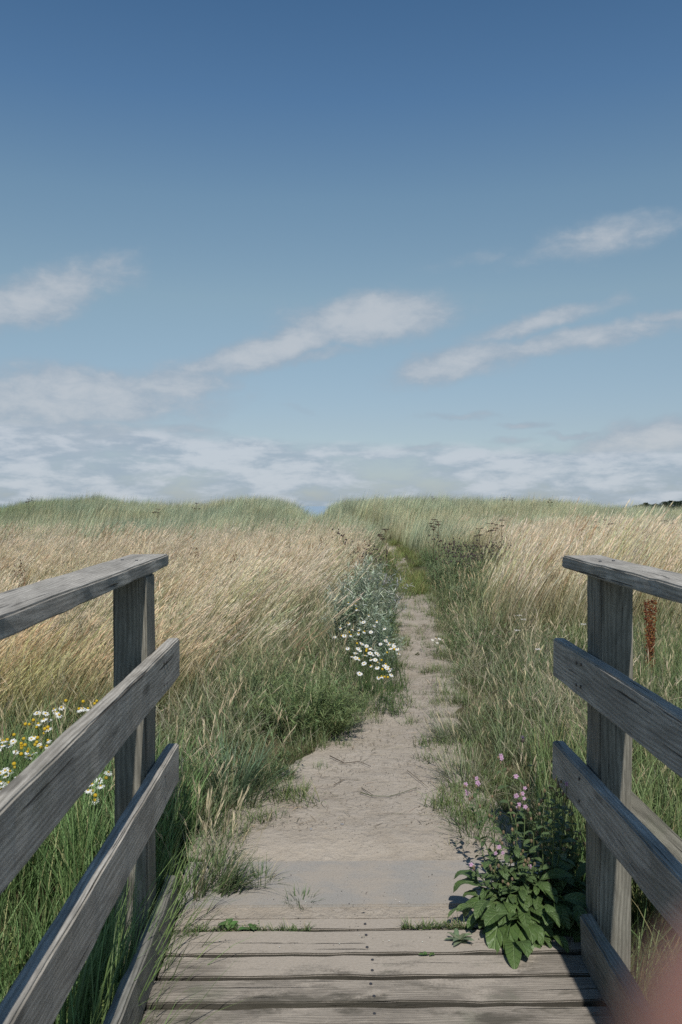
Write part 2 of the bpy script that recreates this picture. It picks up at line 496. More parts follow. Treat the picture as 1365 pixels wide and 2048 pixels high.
CREST_X = [-60, -22, -18, -15.4, -14, -11.9, -10.7, -9.6, -7.6, -6, -5.3, -3.6, -2.3, -1.35, -.75, -.25, .12, .7, 1.6, 5.8, 10.5, 12.8, 16.7, 22, 60]
CREST_H = [.5, .55, .35, .22, .55, .66, .74, .50, .38, .36, .55, .70, .60, .22, -.12, -.10, .40, .60, .66, .70, .56, .30, .12, .25, .5]
def ground(x, y):
    x = np.asarray(x, float); y = np.asarray(y, float)
    z = SLOPE*np.minimum(y, 45)
    z = z+0.05*(fbm(x, y, 0.35)-0.5)*ss(y, 4, 9)
    # drop beside and under the bridge
    z = z-0.45*ss(3.35-y, 0.0, 0.6)*ss(np.abs(x-0.15), 0.72, 1.05)-0.2*ss(3.15-y, 0.0, 0.1)*(np.abs(x-.15) < 1.0)
    z = z-0.04*ss(3.95-y, 0.0, 0.2)*(np.abs(x-.15) < .80)
    out = np.maximum(pathL(y)-x, x-pathR(y))
    z = z+0.07*ss(out, 0.05, 0.9)*ss(y, 3.5, 5)-0.02*ss(-out, 0.0, 0.15)*ss(y, 4, 6)
    # dune ridge
    cz = np.interp(x*40/np.maximum(y, 1), CREST_X, CREST_H)
    prof = ss(y, 27, 38)*(1-ss(y, 43, 60))
    z = z+(cz-.05)*prof*(0.92+0.16*fbm(x, y, 0.5))+.06*(fbm(x, y, .7)-.5)*prof
    z = z-ss(y, 46, 110)*(3.4+0.6)
    return z

def grid_mesh(name, xs, ys, zf, mat):
    X, Y = np.meshgrid(xs, ys)
    Z = zf(X, Y)
    nx, ny = len(xs), len(ys)
    v = np.stack([X.ravel(), Y.ravel(), Z.ravel()], 1)
    idx = np.arange(nx*ny).reshape(ny, nx)
    f = np.stack([idx[:-1, :-1].ravel(), idx[:-1, 1:].ravel(), idx[1:, 1:].ravel(), idx[1:, :-1].ravel()], 1)
    me = bpy.data.meshes.new(name)
    me.from_pydata(v.tolist(), [], f.tolist())
    me.materials.append(mat)
    me.polygons.foreach_set('use_smooth', [True]*len(me.polygons))
    return me

def spaced(a, b, n, p): return a+(b-a)*np.linspace(0, 1, n)**p
ys = np.concatenate([np.linspace(-8, 2.4, 14), np.arange(2.5, 9, 0.1), np.arange(9, 28, 0.4), np.arange(28, 62, 0.5), spaced(62, 700, 24, 1.6)])
xs = np.concatenate([-spaced(7, 600, 24, 3)[::-1], np.arange(-6.8, 7, 0.2), spaced(7, 600, 24, 3)])
tag(link_mesh("ground", grid_mesh("ground", xs, ys, ground, M_GROUND)), kind='structure')

def path_mesh():
    yy = np.concatenate([np.arange(3.12, 9, 0.05), np.arange(9, 48, 0.25)])
    v = []; f = []; K = 16
    for j, y in enumerate(yy):
        l = float(pathL(y))-0.20+0.16*(float(fbm(1.3, y, 2.2))-0.5); r = float(pathR(y))+0.18+0.14*(float(fbm(9.1, y, 2.2))-0.5)
        if y < 3.62: l, r = -.52, .84
        if y > 13.2:
            k = max(0.0, 1-(y-13.2)/2.0); c = (l+r)/2; l = c+(l-c)*(0.3+0.7*k); r = c+(r-c)*(0.3+0.7*k)
        for i in range(K+1):
            t = i/K; x = l+(r-l)*t
            bumps = 0.022*(float(fbm(x, y, 3.4))-0.5)+0.010*(float(fbm(x+7, y, 9))-0.5)
            edge = -0.012*(2*t-1)**6
            k = float(ss(y, 3.58, 3.80)); v.append((x, y, (float(ground(x, y))+0.04*float(ss(3.95-y, 0, .2))*(abs(x-.15) < .80)+0.014+bumps+edge)*k+(1-k)*(SLOPE*y-.010+bumps*.25)))
    for j in range(len(yy)-1):
        for i in range(K):
            a = j*(K+1)+i
            f.append((a, a+1, a+K+2, a+K+1))
    me = bpy.data.meshes.new("sand_path"); me.from_pydata(v, [], f); me.materials.append(M_SAND)
    me.polygons.foreach_set('use_smooth', [True]*len(me.polygons))
    return me
tag(link_mesh("sand_path", path_mesh()), kind='structure')

sea = grid_mesh("sea", np.linspace(-9000, 9000, 7), np.array([140, 400, 1000, 3000, 12000.]), lambda X, Y: np.full_like(X, -2.6), M_SEA)
tag(link_mesh("sea", sea), kind='structure')

# ------------------------------------------------------------------ the footbridge
def board_mesh(name, L, W, T, mat, seed=0, bow=0.0, rag=0.0012, bev=0.004, seg=0.06):
    """a plank along local X, width along Y, thickness along Z, worn edges and slight bow"""
    bm = bmesh.new()
    bmesh.ops.create_cube(bm, size=1.0)
    for v in bm.verts: v.co = Vector((v.co.x*L, v.co.y*W, v.co.z*T))
    bmesh.ops.bevel(bm, geom=list(bm.edges), offset=bev, segments=2, affect='EDGES')
    n = max(2, int(L/seg))
    for i in range(1, n):
        x = -L/2+L*i/n
        bmesh.ops.bisect_plane(bm, geom=list(bm.verts)+list(bm.edges)+list(bm.faces), plane_co=(x, 0, 0), plane_no=(1, 0, 0))
    bm.verts.ensure_lookup_table()
    rs = np.random.default_rng(seed)
    o1, o2 = rs.random(2)*50
    for v in bm.verts:
        x, y, z = v.co
        sy = 1 if y > 0 else -1; sz = 1 if z > 0 else -1
        a = float(fbm(x*1.0+o1+sy*3, o2+sz*5, 7))-0.5
        b = float(fbm(x*1.0+o2-sz*4, o1+sy*7, 9))-0.5
        v.co.y += a*rag*5
        v.co.z += b*rag*3+bow*((2*x/L)**2-0.5)
    me = bpy.data.meshes.new(name)
    bm.to_mesh(me); bm.free()
    me.materials.append(mat)
    me.update()
    return me

bridge_rot = (SLOPE, 0, 0)
deck = thing("bridge_deck", "weathered timber footbridge deck of cross planks, half covered by blown sand", "deck", (0, 0, 0), bridge_rot)
DX0, DX1 = -0.552, 0.895
edges = [(3.047, 3.195), (2.864, 3.016), (2.737, 2.855), (2.588, 2.709)]
y = 2.562
while y > -1.2:
    edges.append((y-0.136, y)); y -= 0.160
def screw_mesh():
    bm = bmesh.new()
    bmesh.ops.create_cone(bm, cap_ends=True, segments=10, radius1=0.0055, radius2=0.0046, depth=0.003)
    me = bpy.data.meshes.new("screw"); bm.to_mesh(me); bm.free(); me.materials.append(M_SCREW); return me
SCREW = screw_mesh()
for i, (a, b) in enumerate(edges):
    w = b-a
    L = DX1-DX0+R(-0.012, 0.012)
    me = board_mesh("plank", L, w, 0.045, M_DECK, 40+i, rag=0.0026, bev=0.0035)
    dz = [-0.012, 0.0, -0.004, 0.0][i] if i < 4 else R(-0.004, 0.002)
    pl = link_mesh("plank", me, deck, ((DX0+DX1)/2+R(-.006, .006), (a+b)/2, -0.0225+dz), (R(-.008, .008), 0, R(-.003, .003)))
    for sx in (-0.03,):
        if i == 0 and sx != -0.03: continue
        for q in (-0.27, 0.27):
            link_mesh("screw", SCREW, pl, (sx+R(-.006, .006), w*q, 0.0232))
# bearers under the planks
for bx in (-0.45, 0.15, 0.75):
    link_mesh("bearer", board_mesh("bearer", 4.3, 0.075, 0.15, M_POST, 5), deck, (bx, 0.98, -0.13), (0, 0, PI/2))

def railing(name, label, side, inner, post_y, hr_inner, hr_end, rail_end, kick_end):
    t = thing(name, label, "railing", (0, 0, 0), bridge_rot)
    s = side
    def along(nm, lab, y1, x, z, w, h, mat, seed, y0=-1.3, ry=0.0, **kw):
        L = y1-y0
        me = board_mesh(nm, L, w, h, mat, seed, **kw)
        o = link_mesh(nm, me, t, (x, (y0+y1)/2, z), (0, 0, PI/2))
        if lab: o['label'] = lab
        return o
    along("handrail", "broad flat capping board with silvery worn top", hr_end, hr_inner+s*0.0725, 1.304, 0.145, 0.046, M_RAIL, 3+s, rag=0.0018, bev=0.005)
    along("rail", "upper side rail nailed to the inside of the post", rail_end, inner+s*0.0225, 1.014-0.0725, 0.045, 0.145, M_RAIL, 13+s, rag=0.0013, bev=0.005)
    along("rail", "lower side rail nailed to the inside of the post", rail_end-(0.03 if s < 0 else 0.0), inner+s*0.0225, 0.625-0.0725, 0.045, 0.145, M_RAIL, 23+s, rag=0.0013, bev=0.005)
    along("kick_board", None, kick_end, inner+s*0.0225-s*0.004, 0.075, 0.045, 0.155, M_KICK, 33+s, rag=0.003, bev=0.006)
    for k, py in enumerate((post_y, post_y-1.95)):
        me = board_mesh("post", 1.80, 0.11, 0.145, M_POST, 60+s+k, rag=0.0014, bev=0.006)
        link_mesh("post", me, t, (inner+s*0.1025, py+0.0725, 1.281-0.90), (0, PI/2, 0)).rotation_euler = Euler((PI/2, -PI/2, 0))
    if s > 0:
        me = board_mesh("brace", 0.90, 0.045, 0.10, M_POST, 71, bev=0.004)
        o = link_mesh("brace", me, t, (inner+0.165+0.27, post_y+0.10, 0.235), (0, math.radians(44), 0))
    # bolt heads and nails
    def nail(x, y, z, rot):
        link_mesh("nail", SCREW, t, (x, y, z), rot)
    for dz in (0.03, 0.105):
        nail(inner-s*0.0015, post_y+0.05, 1.014-dz, (0, PI/2, 0)); nail(inner-s*0.0015, post_y+0.10, 1.014-dz-0.005, (0, PI/2, 0))
        nail(inner-s*0.0015, post_y+0.06, 0.625-dz, (0, PI/2, 0))
    nail(hr_inner+s*0.045, post_y+0.06, 1.3285, (0, 0, 0)); nail(hr_inner+s*0.10, post_y+0.09, 1.3285, (0, 0, 0))
    return t
railing("wooden_railing", "grey timber railing with flat handrail along the left side of the bridge", -1, -0.553, 2.84, -0.600, 3.24, 3.21, 3.13)
railing("wooden_railing", "grey timber railing with sloping brace along the right side of the bridge", 1, 0.848, 2.785, 0.868, 3.15, 3.19, 2.82)

# concrete sill between planks and sand
def slab():
    bm = bmesh.new(); bmesh.ops.create_cube(bm, size=1.0)
    for v in bm.verts: v.co = Vector((v.co.x*1.5, v.co.y*0.392, v.co.z*0.12))
    bmesh.ops.bevel(bm, geom=list(bm.edges), offset=0.006, segments=2, affect='EDGES')
    me = bpy.data.meshes.new("concrete_sill"); bm.to_mesh(me); bm.free(); me.materials.append(M_SLAB); return me
o = link_mesh("concrete_sill", slab(), None, (0.16, 3.398, -0.064+SLOPE*3.4+0.004), bridge_rot)
tag(o, kind='structure')

# ------------------------------------------------------------------ grass prototypes
def straight_curve(base, az, length, lean, bend, n):
    """points of a stalk that starts leaning by `lean` and bends over by `bend` (radians) along its length"""
    pts = [np.array(base, float)]
    for i in range(n):
        a = lean+bend*((i+0.5)/n)**1.5
        d = np.array([math.sin(a)*math.cos(az), math.sin(a)*math.sin(az), math.cos(a)])
        pts.append(pts[-1]+d*length/n)
    return pts

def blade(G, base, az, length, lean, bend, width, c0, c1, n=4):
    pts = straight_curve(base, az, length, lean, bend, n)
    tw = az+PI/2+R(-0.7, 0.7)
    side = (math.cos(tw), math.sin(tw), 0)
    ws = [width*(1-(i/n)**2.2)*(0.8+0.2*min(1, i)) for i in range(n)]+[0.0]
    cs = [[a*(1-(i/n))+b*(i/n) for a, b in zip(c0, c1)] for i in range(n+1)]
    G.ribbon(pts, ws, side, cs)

def culm(G, base, az, length, lean, bend, width, c0, c1, ch, headlen, spikes=9, hw=0.0065):
    n = 4
    pts = straight_curve(base, az, length, lean, bend, n)
    tw = R(0, PI)
    side = (math.cos(tw), math.sin(tw), 0)
    cs = [[a*(1-(i/n))+b*(i/n) for a, b in zip(c0, c1)] for i in range(n+1)]
    G.ribbon(pts, [width, width, width*0.9, width*0.75, width*0.5], side, cs)
    # feathery panicle
    d = pts[-1]-pts[-2]; d /= np.linalg.norm(d)
    start = pts[-1]-d*headlen*0.55
    for k in range(spikes):
        t = k/spikes
        p = start+d*headlen*t+np.array([R(-1, 1), R(-1, 1), 0])*0.002
        a = R(0, 2*PI); sp = hw*(1-0.55*t)
        q = p+d*0.022+np.array([math.cos(a), math.sin(a), 0])*sp
        e = q+d*0.024+np.array([math.cos(a), math.sin(a), -0.15])*sp*0.4
        s2 = np.array([-math.sin(a), math.cos(a), 0.1])
        G.ribbon([p, q, e], [0.0012, 0.0044, 0.0], s2, [c1, ch, jit(ch, .15)])

def make_protos(kind, n):
    c = bpy.data.collections.new("tufts_"+kind)
    for k in range(n):
        G = Geo()
        if kind == 'golden':
            for i in range(13):
                r = 0.10*math.sqrt(R(0, 1)); a = R(0, 2*PI)
                b = (r*math.cos(a), r*math.sin(a), 0)
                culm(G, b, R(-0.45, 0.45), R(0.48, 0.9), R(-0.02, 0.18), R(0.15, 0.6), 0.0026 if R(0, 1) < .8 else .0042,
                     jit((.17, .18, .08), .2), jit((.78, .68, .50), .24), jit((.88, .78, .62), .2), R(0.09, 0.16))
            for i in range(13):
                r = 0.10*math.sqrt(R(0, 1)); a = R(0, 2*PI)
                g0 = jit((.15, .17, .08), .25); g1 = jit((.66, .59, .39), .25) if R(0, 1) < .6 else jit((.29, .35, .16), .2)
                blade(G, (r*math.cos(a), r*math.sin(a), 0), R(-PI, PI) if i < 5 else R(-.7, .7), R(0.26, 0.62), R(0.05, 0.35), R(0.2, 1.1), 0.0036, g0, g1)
        elif kind == 'green':
            for i in range(26):
                r = 0.09*math.sqrt(R(0, 1)); a = R(0, 2*PI)
                dry = R(0, 1) < .2
                g0 = jit((.075, .10, .038), .25); g1 = jit((.56, .50, .35), .2) if dry else jit((.275, .345, .175), .25)
                blade(G, (r*math.cos(a), r*math.sin(a), 0), R(-PI, PI), R(0.14, 0.38), R(0.05, 0.5), R(0.2, 1.5), R(.003, .0055), g0, g1)
            for i in range(2):
                culm(G, (R(-.07, .07), R(-.07, .07), 0), R(-PI, PI), R(0.3, 0.5), R(0, .3), R(.2, .6), .002,
                     (.16, .18, .08), jit((.44, .38, .22), .2), jit((.48, .40, .26), .2), R(.05, .10), 6, .008)
        elif kind == 'dry':
            for i in range(34):
                r = 0.11*math.sqrt(R(0, 1)); a = R(0, 2*PI)
                dry = R(0, 1) < .55
                g0 = jit((.13, .135, .06), .25); g1 = jit((.68, .60, .46), .18) if dry else jit((.28, .355, .205), .22)
                blade(G, (r*math.cos(a), r*math.sin(a), 0), R(-PI, PI), R(0.13, 0.34), R(0.15, 0.8), R(0.4, 1.9), R(.0024, .004), g0, g1)
            for i in range(3):
                culm(G, (R(-.07, .07), R(-.07, .07), 0), R(-PI, PI), R(0.25, 0.42), R(0, .4), R(.3, 1.0), .0018,
                     (.2, .2, .1), jit((.54, .46, .3), .2), jit((.56, .48, .34), .2), R(.05, .09), 6, .008)
        elif kind == 'turf':
            for i in range(34):
                r = 0.06*math.sqrt(R(0, 1)); a = R(0, 2*PI)
                g0 = jit((.08, .11, .038), .25); g1 = jit((.20, .27, .11), .25) if R(0, 1) < .85 else jit((.42, .36, .22), .2)
                blade(G, (r*math.cos(a), r*math.sin(a), 0), R(-PI, PI), R(0.04, 0.12), R(0.1, 0.9), R(0.2, 1.3), R(.0022, .0036), g0, g1, 3)
        elif kind == 'marram':
            for i in range(44):
                r = 0.17*math.sqrt(R(0, 1)); a = R(0, 2*PI)
                g0 = jit((.20, .22, .13), .25); g1 = jit((.40, .46, .34), .2)
                if R(0, 1) < .33: g1 = jit((.68, .61, .46), .15)
                blade(G, (r*math.cos(a), r*math.sin(a), 0), R(-1.6, 1.6), R(0.45, 0.9), R(0.0, 0.34), R(0.15, 0.95), R(.006, .009), g0, g1, 4)
        elif kind == 'fresh':
            for i in range(22):
                r = 0.10*math.sqrt(R(0, 1)); a = R(0, 2*PI)
                g0 = jit((.05, .085, .025), .25); g1 = jit((.22, .315, .125), .22) if R(0, 1) < .9 else jit((.4, .36, .18), .2)
                blade(G, (r*math.cos(a), r*math.sin(a), 0), R(-PI, PI), R(0.25, 0.62), R(0.02, 0.3), R(0.2, 1.1), R(.0045, .009), g0, g1, 5)
        elif kind == 'weed':   # leafy dark ground herbs
            for i in range(9):
                r = 0.09*math.sqrt(R(0, 1)); a = R(0, 2*PI); h = R(.14, .36)
                az = R(-PI, PI)
                pts = straight_curve((r*math.cos(a), r*math.sin(a), 0), az, h, R(.05, .4), R(0, .5), 4)
                G.ribbon(pts, [.003, .003, .0025, .002, .001], (math.cos(az+1), math.sin(az+1), 0), [(.09, .11, .05)]*5)
                for q in range(11):
                    t = R(.15, 1); p = pts[0]+(pts[-1]-pts[0])*t; b = R(0, 2*PI)
                    gc = jit((.17, .235, .105), .25)
                    e = p+np.array([math.cos(b), math.sin(b), R(.1, .8)])*R(.025, .05)
                    G.ribbon([p, (p+e)/2, e], [.002, R(.006, .012), 0], (-math.sin(b), math.cos(b), R(-.3, .3)), [gc, gc, jit(gc, .1)])
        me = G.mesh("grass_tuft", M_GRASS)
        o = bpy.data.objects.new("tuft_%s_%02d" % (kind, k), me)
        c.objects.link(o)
    return c

def scatter(name, label, protos, nvar, P, scl, lean, leanaz, tint):
    """one 'stuff' object: instances of the tuft meshes standing at the points P"""
    n = len(P)
    spin = rng.uniform(0, 2*PI, n) if protos.name.split('_')[1] not in ('golden', 'marram') else rng.normal(0, 0.25, n)
    cs, sn = np.cos(spin), np.sin(spin)
    cl, sl = np.cos(lean), np.sin(lean)
    ca, sa = np.cos(leanaz), np.sin(leanaz)
    def mats(a, b, c, d, e, f, g, h, i): return np.stack([np.stack([a, b, c], 1), np.stack([d, e, f], 1), np.stack([g, h, i], 1)], 1)
    z = np.zeros(n); o1 = np.ones(n)
    Rz = mats(cs, -sn, z, sn, cs, z, z, z, o1)
    A = mats(ca, -sa, z, sa, ca, z, z, z, o1); At = np.transpose(A, (0, 2, 1))
    Ly = mats(cl, z, sl, z, o1, z, -sl, z, cl)
    M = A @ Ly @ At @ Rz
    ry = -np.arcsin(np.clip(M[:, 2, 0], -1, 1)); rx = np.arctan2(M[:, 2, 1], M[:, 2, 2]); rz = np.arctan2(M[:, 1, 0], M[:, 0, 0])
    me = bpy.data.meshes.new(name)
    me.vertices.add(n)
    me.vertices.foreach_set('co', P.astype(np.float32).ravel())
    a = me.attributes.new('rot', 'FLOAT_VECTOR', 'POINT'); a.data.foreach_set('vector', np.stack([rx, ry, rz], 1).astype(np.float32).ravel())
    a = me.attributes.new('scl', 'FLOAT', 'POINT'); a.data.foreach_set('value', scl.astype(np.float32))
    a = me.attributes.new('idx', 'INT', 'POINT'); a.data.foreach_set('value', rng.integers(0, nvar, n).astype(np.int32))
    t4 = np.ones((n, 4), np.float32); t4[:, :3] = tint
    a = me.attributes.new('tint', 'FLOAT_COLOR', 'POINT'); a.data.foreach_set('color', t4.ravel())
    me.materials.append(M_GRASS)
    ob = link_mesh(name, me)
    tag(ob, label, "grass", None, 'stuff')
    ng = bpy.data.node_groups.new(name, 'GeometryNodeTree')
    ng.interface.new_socket("Geometry", in_out='INPUT', socket_type='NodeSocketGeometry')
    ng.interface.new_socket("Geometry", in_out='OUTPUT', socket_type='NodeSocketGeometry')
    gi = ng.nodes.new('NodeGroupInput'); go = ng.nodes.new('NodeGroupOutput')
    ci = ng.nodes.new('GeometryNodeCollectionInfo')
    ci.inputs['Collection'].default_value = protos
    ci.inputs['Separate Children'].default_value = True
    ci.inputs['Reset Children'].default_value = True
    ip = ng.nodes.new('GeometryNodeInstanceOnPoints')
    ip.inputs['Pick Instance'].default_value = True
    def na(nm, typ):
        q = ng.nodes.new('GeometryNodeInputNamedAttribute'); q.data_type = typ; q.inputs['Name'].default_value = nm
        return q.outputs['Attribute']
    ng.links.new(gi.outputs[0], ip.inputs['Points'])
    ng.links.new(ci.outputs[0], ip.inputs['Instance'])
    ng.links.new(na('idx', 'INT'), ip.inputs['Instance Index'])
    ng.links.new(na('rot', 'FLOAT_VECTOR'), ip.inputs['Rotation'])
    ng.links.new(na('scl', 'FLOAT'), ip.inputs['Scale'])
    ng.links.new(ip.outputs[0], go.inputs[0])
    md = ob.modifiers.new("scatter", 'NODES'); md.node_group = ng
    return ob

def field(bands, margin=1.2):
    """random points over the wedge that the picture and its surroundings can see; bands = (y0, y1, per square metre)"""
    out = []
    for (y0, y1, dens) in bands:
        xm = 0.46*y1+margin
        area = (y1-y0)*2*xm
        n = int(area*dens)
        x = rng.uniform(-xm, xm, n)+0.02*y1; y = rng.uniform(y0, y1, n)
        k = np.abs(x-0.02*y) < 0.46*y+margin
        out.append(np.stack([x[k], y[k]], 1))
    return np.concatenate(out)

def offpath(x, y): return np.maximum(pathL(y)-x, x-pathR(y))
def on_bridge(x, y): return (x > -0.62) & (x < 0.93) & (y < 3.62)
BLOCK = [(-1.05, 3.80, .32), (-1.35, 4.05, .33), (-.98, 3.45, .24), (.33, 6.35, .22), (.22, 6.9, .22)]  # where daisies stand

def weights(x, y):
    """share of each grass kind at a place"""
    L = pathL(y)-x; Rr = x-pathR(y); left = L > 0
    n1 = fbm(x, y, 1.1); n2 = fbm(x+30, y+9, 2.6)
    off = np.maximum(L, Rr)
    lim_left = 0.72+0.55*(1-ss(y, 4.6, 7.2))+0.8*(n1-.5)+.3*np.exp(-((y-7.6)/1.3)**2)
    gold_l = ss(L, lim_left-.15, lim_left+.85)*ss(y, 4.15, 4.9)
    yb = 8.5-.2*ss(x, 1.6, 2.6)+1.6*(n1-.5)
    gold_r = ss(y, yb-.5, yb+.5)*ss(Rr, .35+.9*ss(y, 9, 15)*(1-ss(y, 20, 24)), .75+.9*ss(y, 9, 15)*(1-ss(y, 20, 24)))
    gold = np.where(left, gold_l, gold_r)
    yd = 21+5*(fbm(x, y, .22)-.5)+2.5*ss(x, 1, 7)
    mar = ss(y, yd-1.5, yd+2.0)
    return gold*(1-mar), mar, n1, n2, off, left

def zz(x, y): return ground(x, y)
P_GOLD = make_protos('golden', 8); P_GREEN = make_protos('green', 7); P_DRY = make_protos('dry', 7)
P_TURF = make_protos('turf', 5); P_MAR = make_protos('marram', 7); P_FRESH = make_protos('fresh', 6); P_WEED = make_protos('weed', 6)

def pick(xy, prob):
    return xy[rng.random(len(xy)) < prob]

# golden meadow
xy = field([(4.1, 9, 62), (9, 15, 42), (15, 26, 24)])
g_, m_, n1, n2, off, left = weights(xy[:, 0], xy[:, 1])
xy = pick(xy, g_*np.clip(0.25+1.3*(fbm(xy[:, 0]+5, xy[:, 1], 3.2)-.2), .12, 1)*(off > .3)*np.where((xy[:, 0] < pathL(xy[:, 1]))&(xy[:, 1] < 11), .10+.90*ss(fbm(xy[:, 0]+44, xy[:, 1]+6, 1.0), .36, .55), 1))
x, y = xy.T
n = len(x); n1 = fbm(x, y, .5); n3 = fbm(x+70, y, 1.6)
n4 = .45*fbm(x+11, y+50, 3.0)+.55*fbm(x+17, y+5, .9)
lean = np.where(x < pathL(y), -.05+.85*n4*(1-.6*ss(y, 10, 22)), .0+.30*n4)
hue = np.clip(n1+.25*(rng.random(n)-.5), 0, 1)[:, None]
tint = (1-hue)*np.array([1.0, .94, .80])+hue*np.array([1.0, 1.0, 1.0])
tint = tint*(.74+.46*fbm(x+3, y+8, 2.2))[:, None]
near = (np.exp(-((y-5.2)/1.2)**2)*(x < -1))[:, None]
odd = (rng.random(n) < .10)[:, None]
tint = np.where(odd, tint*np.array([.62, .50, .42]), tint)
gr = (ss(fbm(x+81, y+13, 1.4), .54, .68)*(y < 12))[:, None]
tint = tint*(1-gr*np.array([.20, .06, .24]))
tint = tint*(1-near*np.array([.0, .10, .24])) * (0.92+0.20*rng.random(n))[:, None]
hgt = np.where(x < pathL(y), .98, 1.06)*(.68+.42*n3+.15*rng.random(n)+.22*rng.random(n)**6*(y < 12))
hgt = hgt*np.where(x < pathL(y), 0.86+.14*ss(y, 5, 9), 1+.2*np.exp(-((y-10)/2)**2))*(.8+.45*n4)
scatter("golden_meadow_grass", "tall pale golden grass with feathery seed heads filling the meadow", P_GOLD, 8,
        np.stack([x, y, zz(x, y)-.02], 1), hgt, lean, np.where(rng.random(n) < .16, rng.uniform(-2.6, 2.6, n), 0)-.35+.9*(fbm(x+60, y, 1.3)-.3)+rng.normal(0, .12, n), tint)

# green undergrowth: beside the path and showing between the golden stalks
xy = field([(3.4, 9, 70), (9, 15, 26), (15, 22, 14)])
g_, m_, n1, n2, off, left = weights(xy[:, 0], xy[:, 1])
x, y = xy.T
dryz = np.where(left, .25, .62*(1-ss(x, 2.0, 2.7))*ss(fbm(x+3, y, 1.2), .40, .55))*(y < 9)
pr = (1-g_*np.clip(1.15-1.1*ss(fbm(x+21, y+2, .9), .42, .62), .2, .85))*(1-m_)*ss(off, .0, .12)*(1-dryz)*~on_bridge(x, y)*(y > 3.45)
sel = rng.random(len(xy)) < pr
xy = xy[sel]; x, y = xy.T; n = len(x)
vr = ss(x-pathR(y), 0, .1)*(1-ss(x-pathR(y), .9, 1.5))*ss(y, 7.5, 10)*(1-ss(y, 20, 24))      # the dark, tall verge right of the far path
off = offpath(x, y)
scl = (.6+.6*rng.random(n))*(.42+.58*ss(off, .05, .5))*(1+.35*vr)*(1+.4*g_[sel])
scl = np.minimum(scl, 1.35)
lu = np.clip(fbm(x+12, y+3, .8)+.35*((x > pathR(y)) & (y < 9.5)), 0, 1)[:, None]
scl = scl*np.where((x > pathR(y)) & (y < 8.5), .85, 1)
tint = (1-lu)*np.array([.95, .95, .85])+lu*np.array([1.12, 1.15, 1.2])
tint = tint*(0.8+0.35*rng.random(n))[:, None]*(1+.1*vr)[:, None]
scatter("green_verge_grass", "knee-high green grass along both verges of the sandy path", P_GREEN, 7,
        np.stack([x, y, zz(x, y)-.01], 1), scl, .12+.1*rng.random(n), rng.normal(0, 1.2, n), tint)

# pale tangled dry grass
xy = field([(3.5, 9.6, 62), (9.6, 16, 10)])
g_, m_, n1, n2, off, left = weights(xy[:, 0], xy[:, 1]); x, y = xy.T
pr = np.where(left, .16+.5*ss(n2, .55, .7), (.75*(1-ss(x, 2.0, 2.7))*ss(n2, .25, .5)+.10)*(.15+.85*ss(fbm(x+3, y, 1.2), .40, .55)))*(1-g_*.8)*ss(off, .0, .1)*~on_bridge(x, y)
xy = pick(xy, pr); x, y = xy.T; n = len(x); off = offpath(x, y)
tint = np.array([1.0, 1.0, 1.0])*(0.8+0.35*rng.random(n))[:, None]
scatter("pale_tangled_grass", "pale dry tangled grass lying in mats right of the sandy path", P_DRY, 7,
        np.stack([x, y, zz(x, y)-.01], 1), (.7+.5*rng.random(n))*(.55+.45*ss(off, .05, .4)), .15+.2*rng.random(n), rng.normal(0, 1.5, n), tint)

# short turf on the path's edges and on the far lane
xy = field([(3.55, 9, 130), (9, 16, 80), (16, 45, 18)])
x, y = xy.T; off = offpath(x, y); nn = fbm(x, y, 3.5)
inlane = ss(y, 12.4, 14.0)*(off < .1)
edge = np.exp(-((off-.03)/.13)**2)*(nn > .40)*(1-.6*ss(y, 6, 8))+.8*np.exp(-((off+.10)/.10)**2)*(nn > .62)*(y < 5.6)
mid = (off > .1)*.35*(y < 10)
xy = pick(xy, np.clip(edge+inlane+mid, 0, 1)*~on_bridge(x, y)); x, y = xy.T; n = len(x)
tint = np.array([1., 1., .95])*(0.8+0.45*rng.random(n))[:, None]
lane = (offpath(x, y) < .1)*(y > 13)
tint = tint*np.where(lane[:, None], np.array([1.25, 1.15, .95]), 1.0)
scatter("short_turf", "short green turf creeping over the edges of the sandy path", P_TURF, 5,
        np.stack([x, y, zz(x, y)+.004], 1), (.7+.7*rng.random(n))*(1+.6*ss(y, 9, 14)), .2*rng.random(n), rng.uniform(0, 6, n), tint)

# leafy weeds in the verges
xy = field([(3.5, 8, 26), (8, 20, 20)])
g_, m_, n1, n2, off, left = weights(xy[:, 0], xy[:, 1]); x, y = xy.T
pr = np.where(left, ss(n2, .45, .6)*(off < .9), (y > 7.5)*(off < 1.2)*ss(n2, .3, .5)+.05)*ss(off, .05, .15)*~on_bridge(x, y)*(1-g_*.9)*(y < 20)
xy = pick(xy, pr); x, y = xy.T; n = len(x); off = offpath(x, y)
scatter("verge_weeds", "dark leafy low weeds growing among the verge grass", P_WEED, 6,
        np.stack([x, y, zz(x, y)-.01], 1), (.6+.5*rng.random(n))*(.55+.45*ss(off, .05, .3))*(1+.5*ss(y, 9, 14)), .15*rng.random(n), rng.uniform(0, 6, n),
        np.array([1., 1., 1.])*(0.7+0.4*rng.random(n))[:, None])

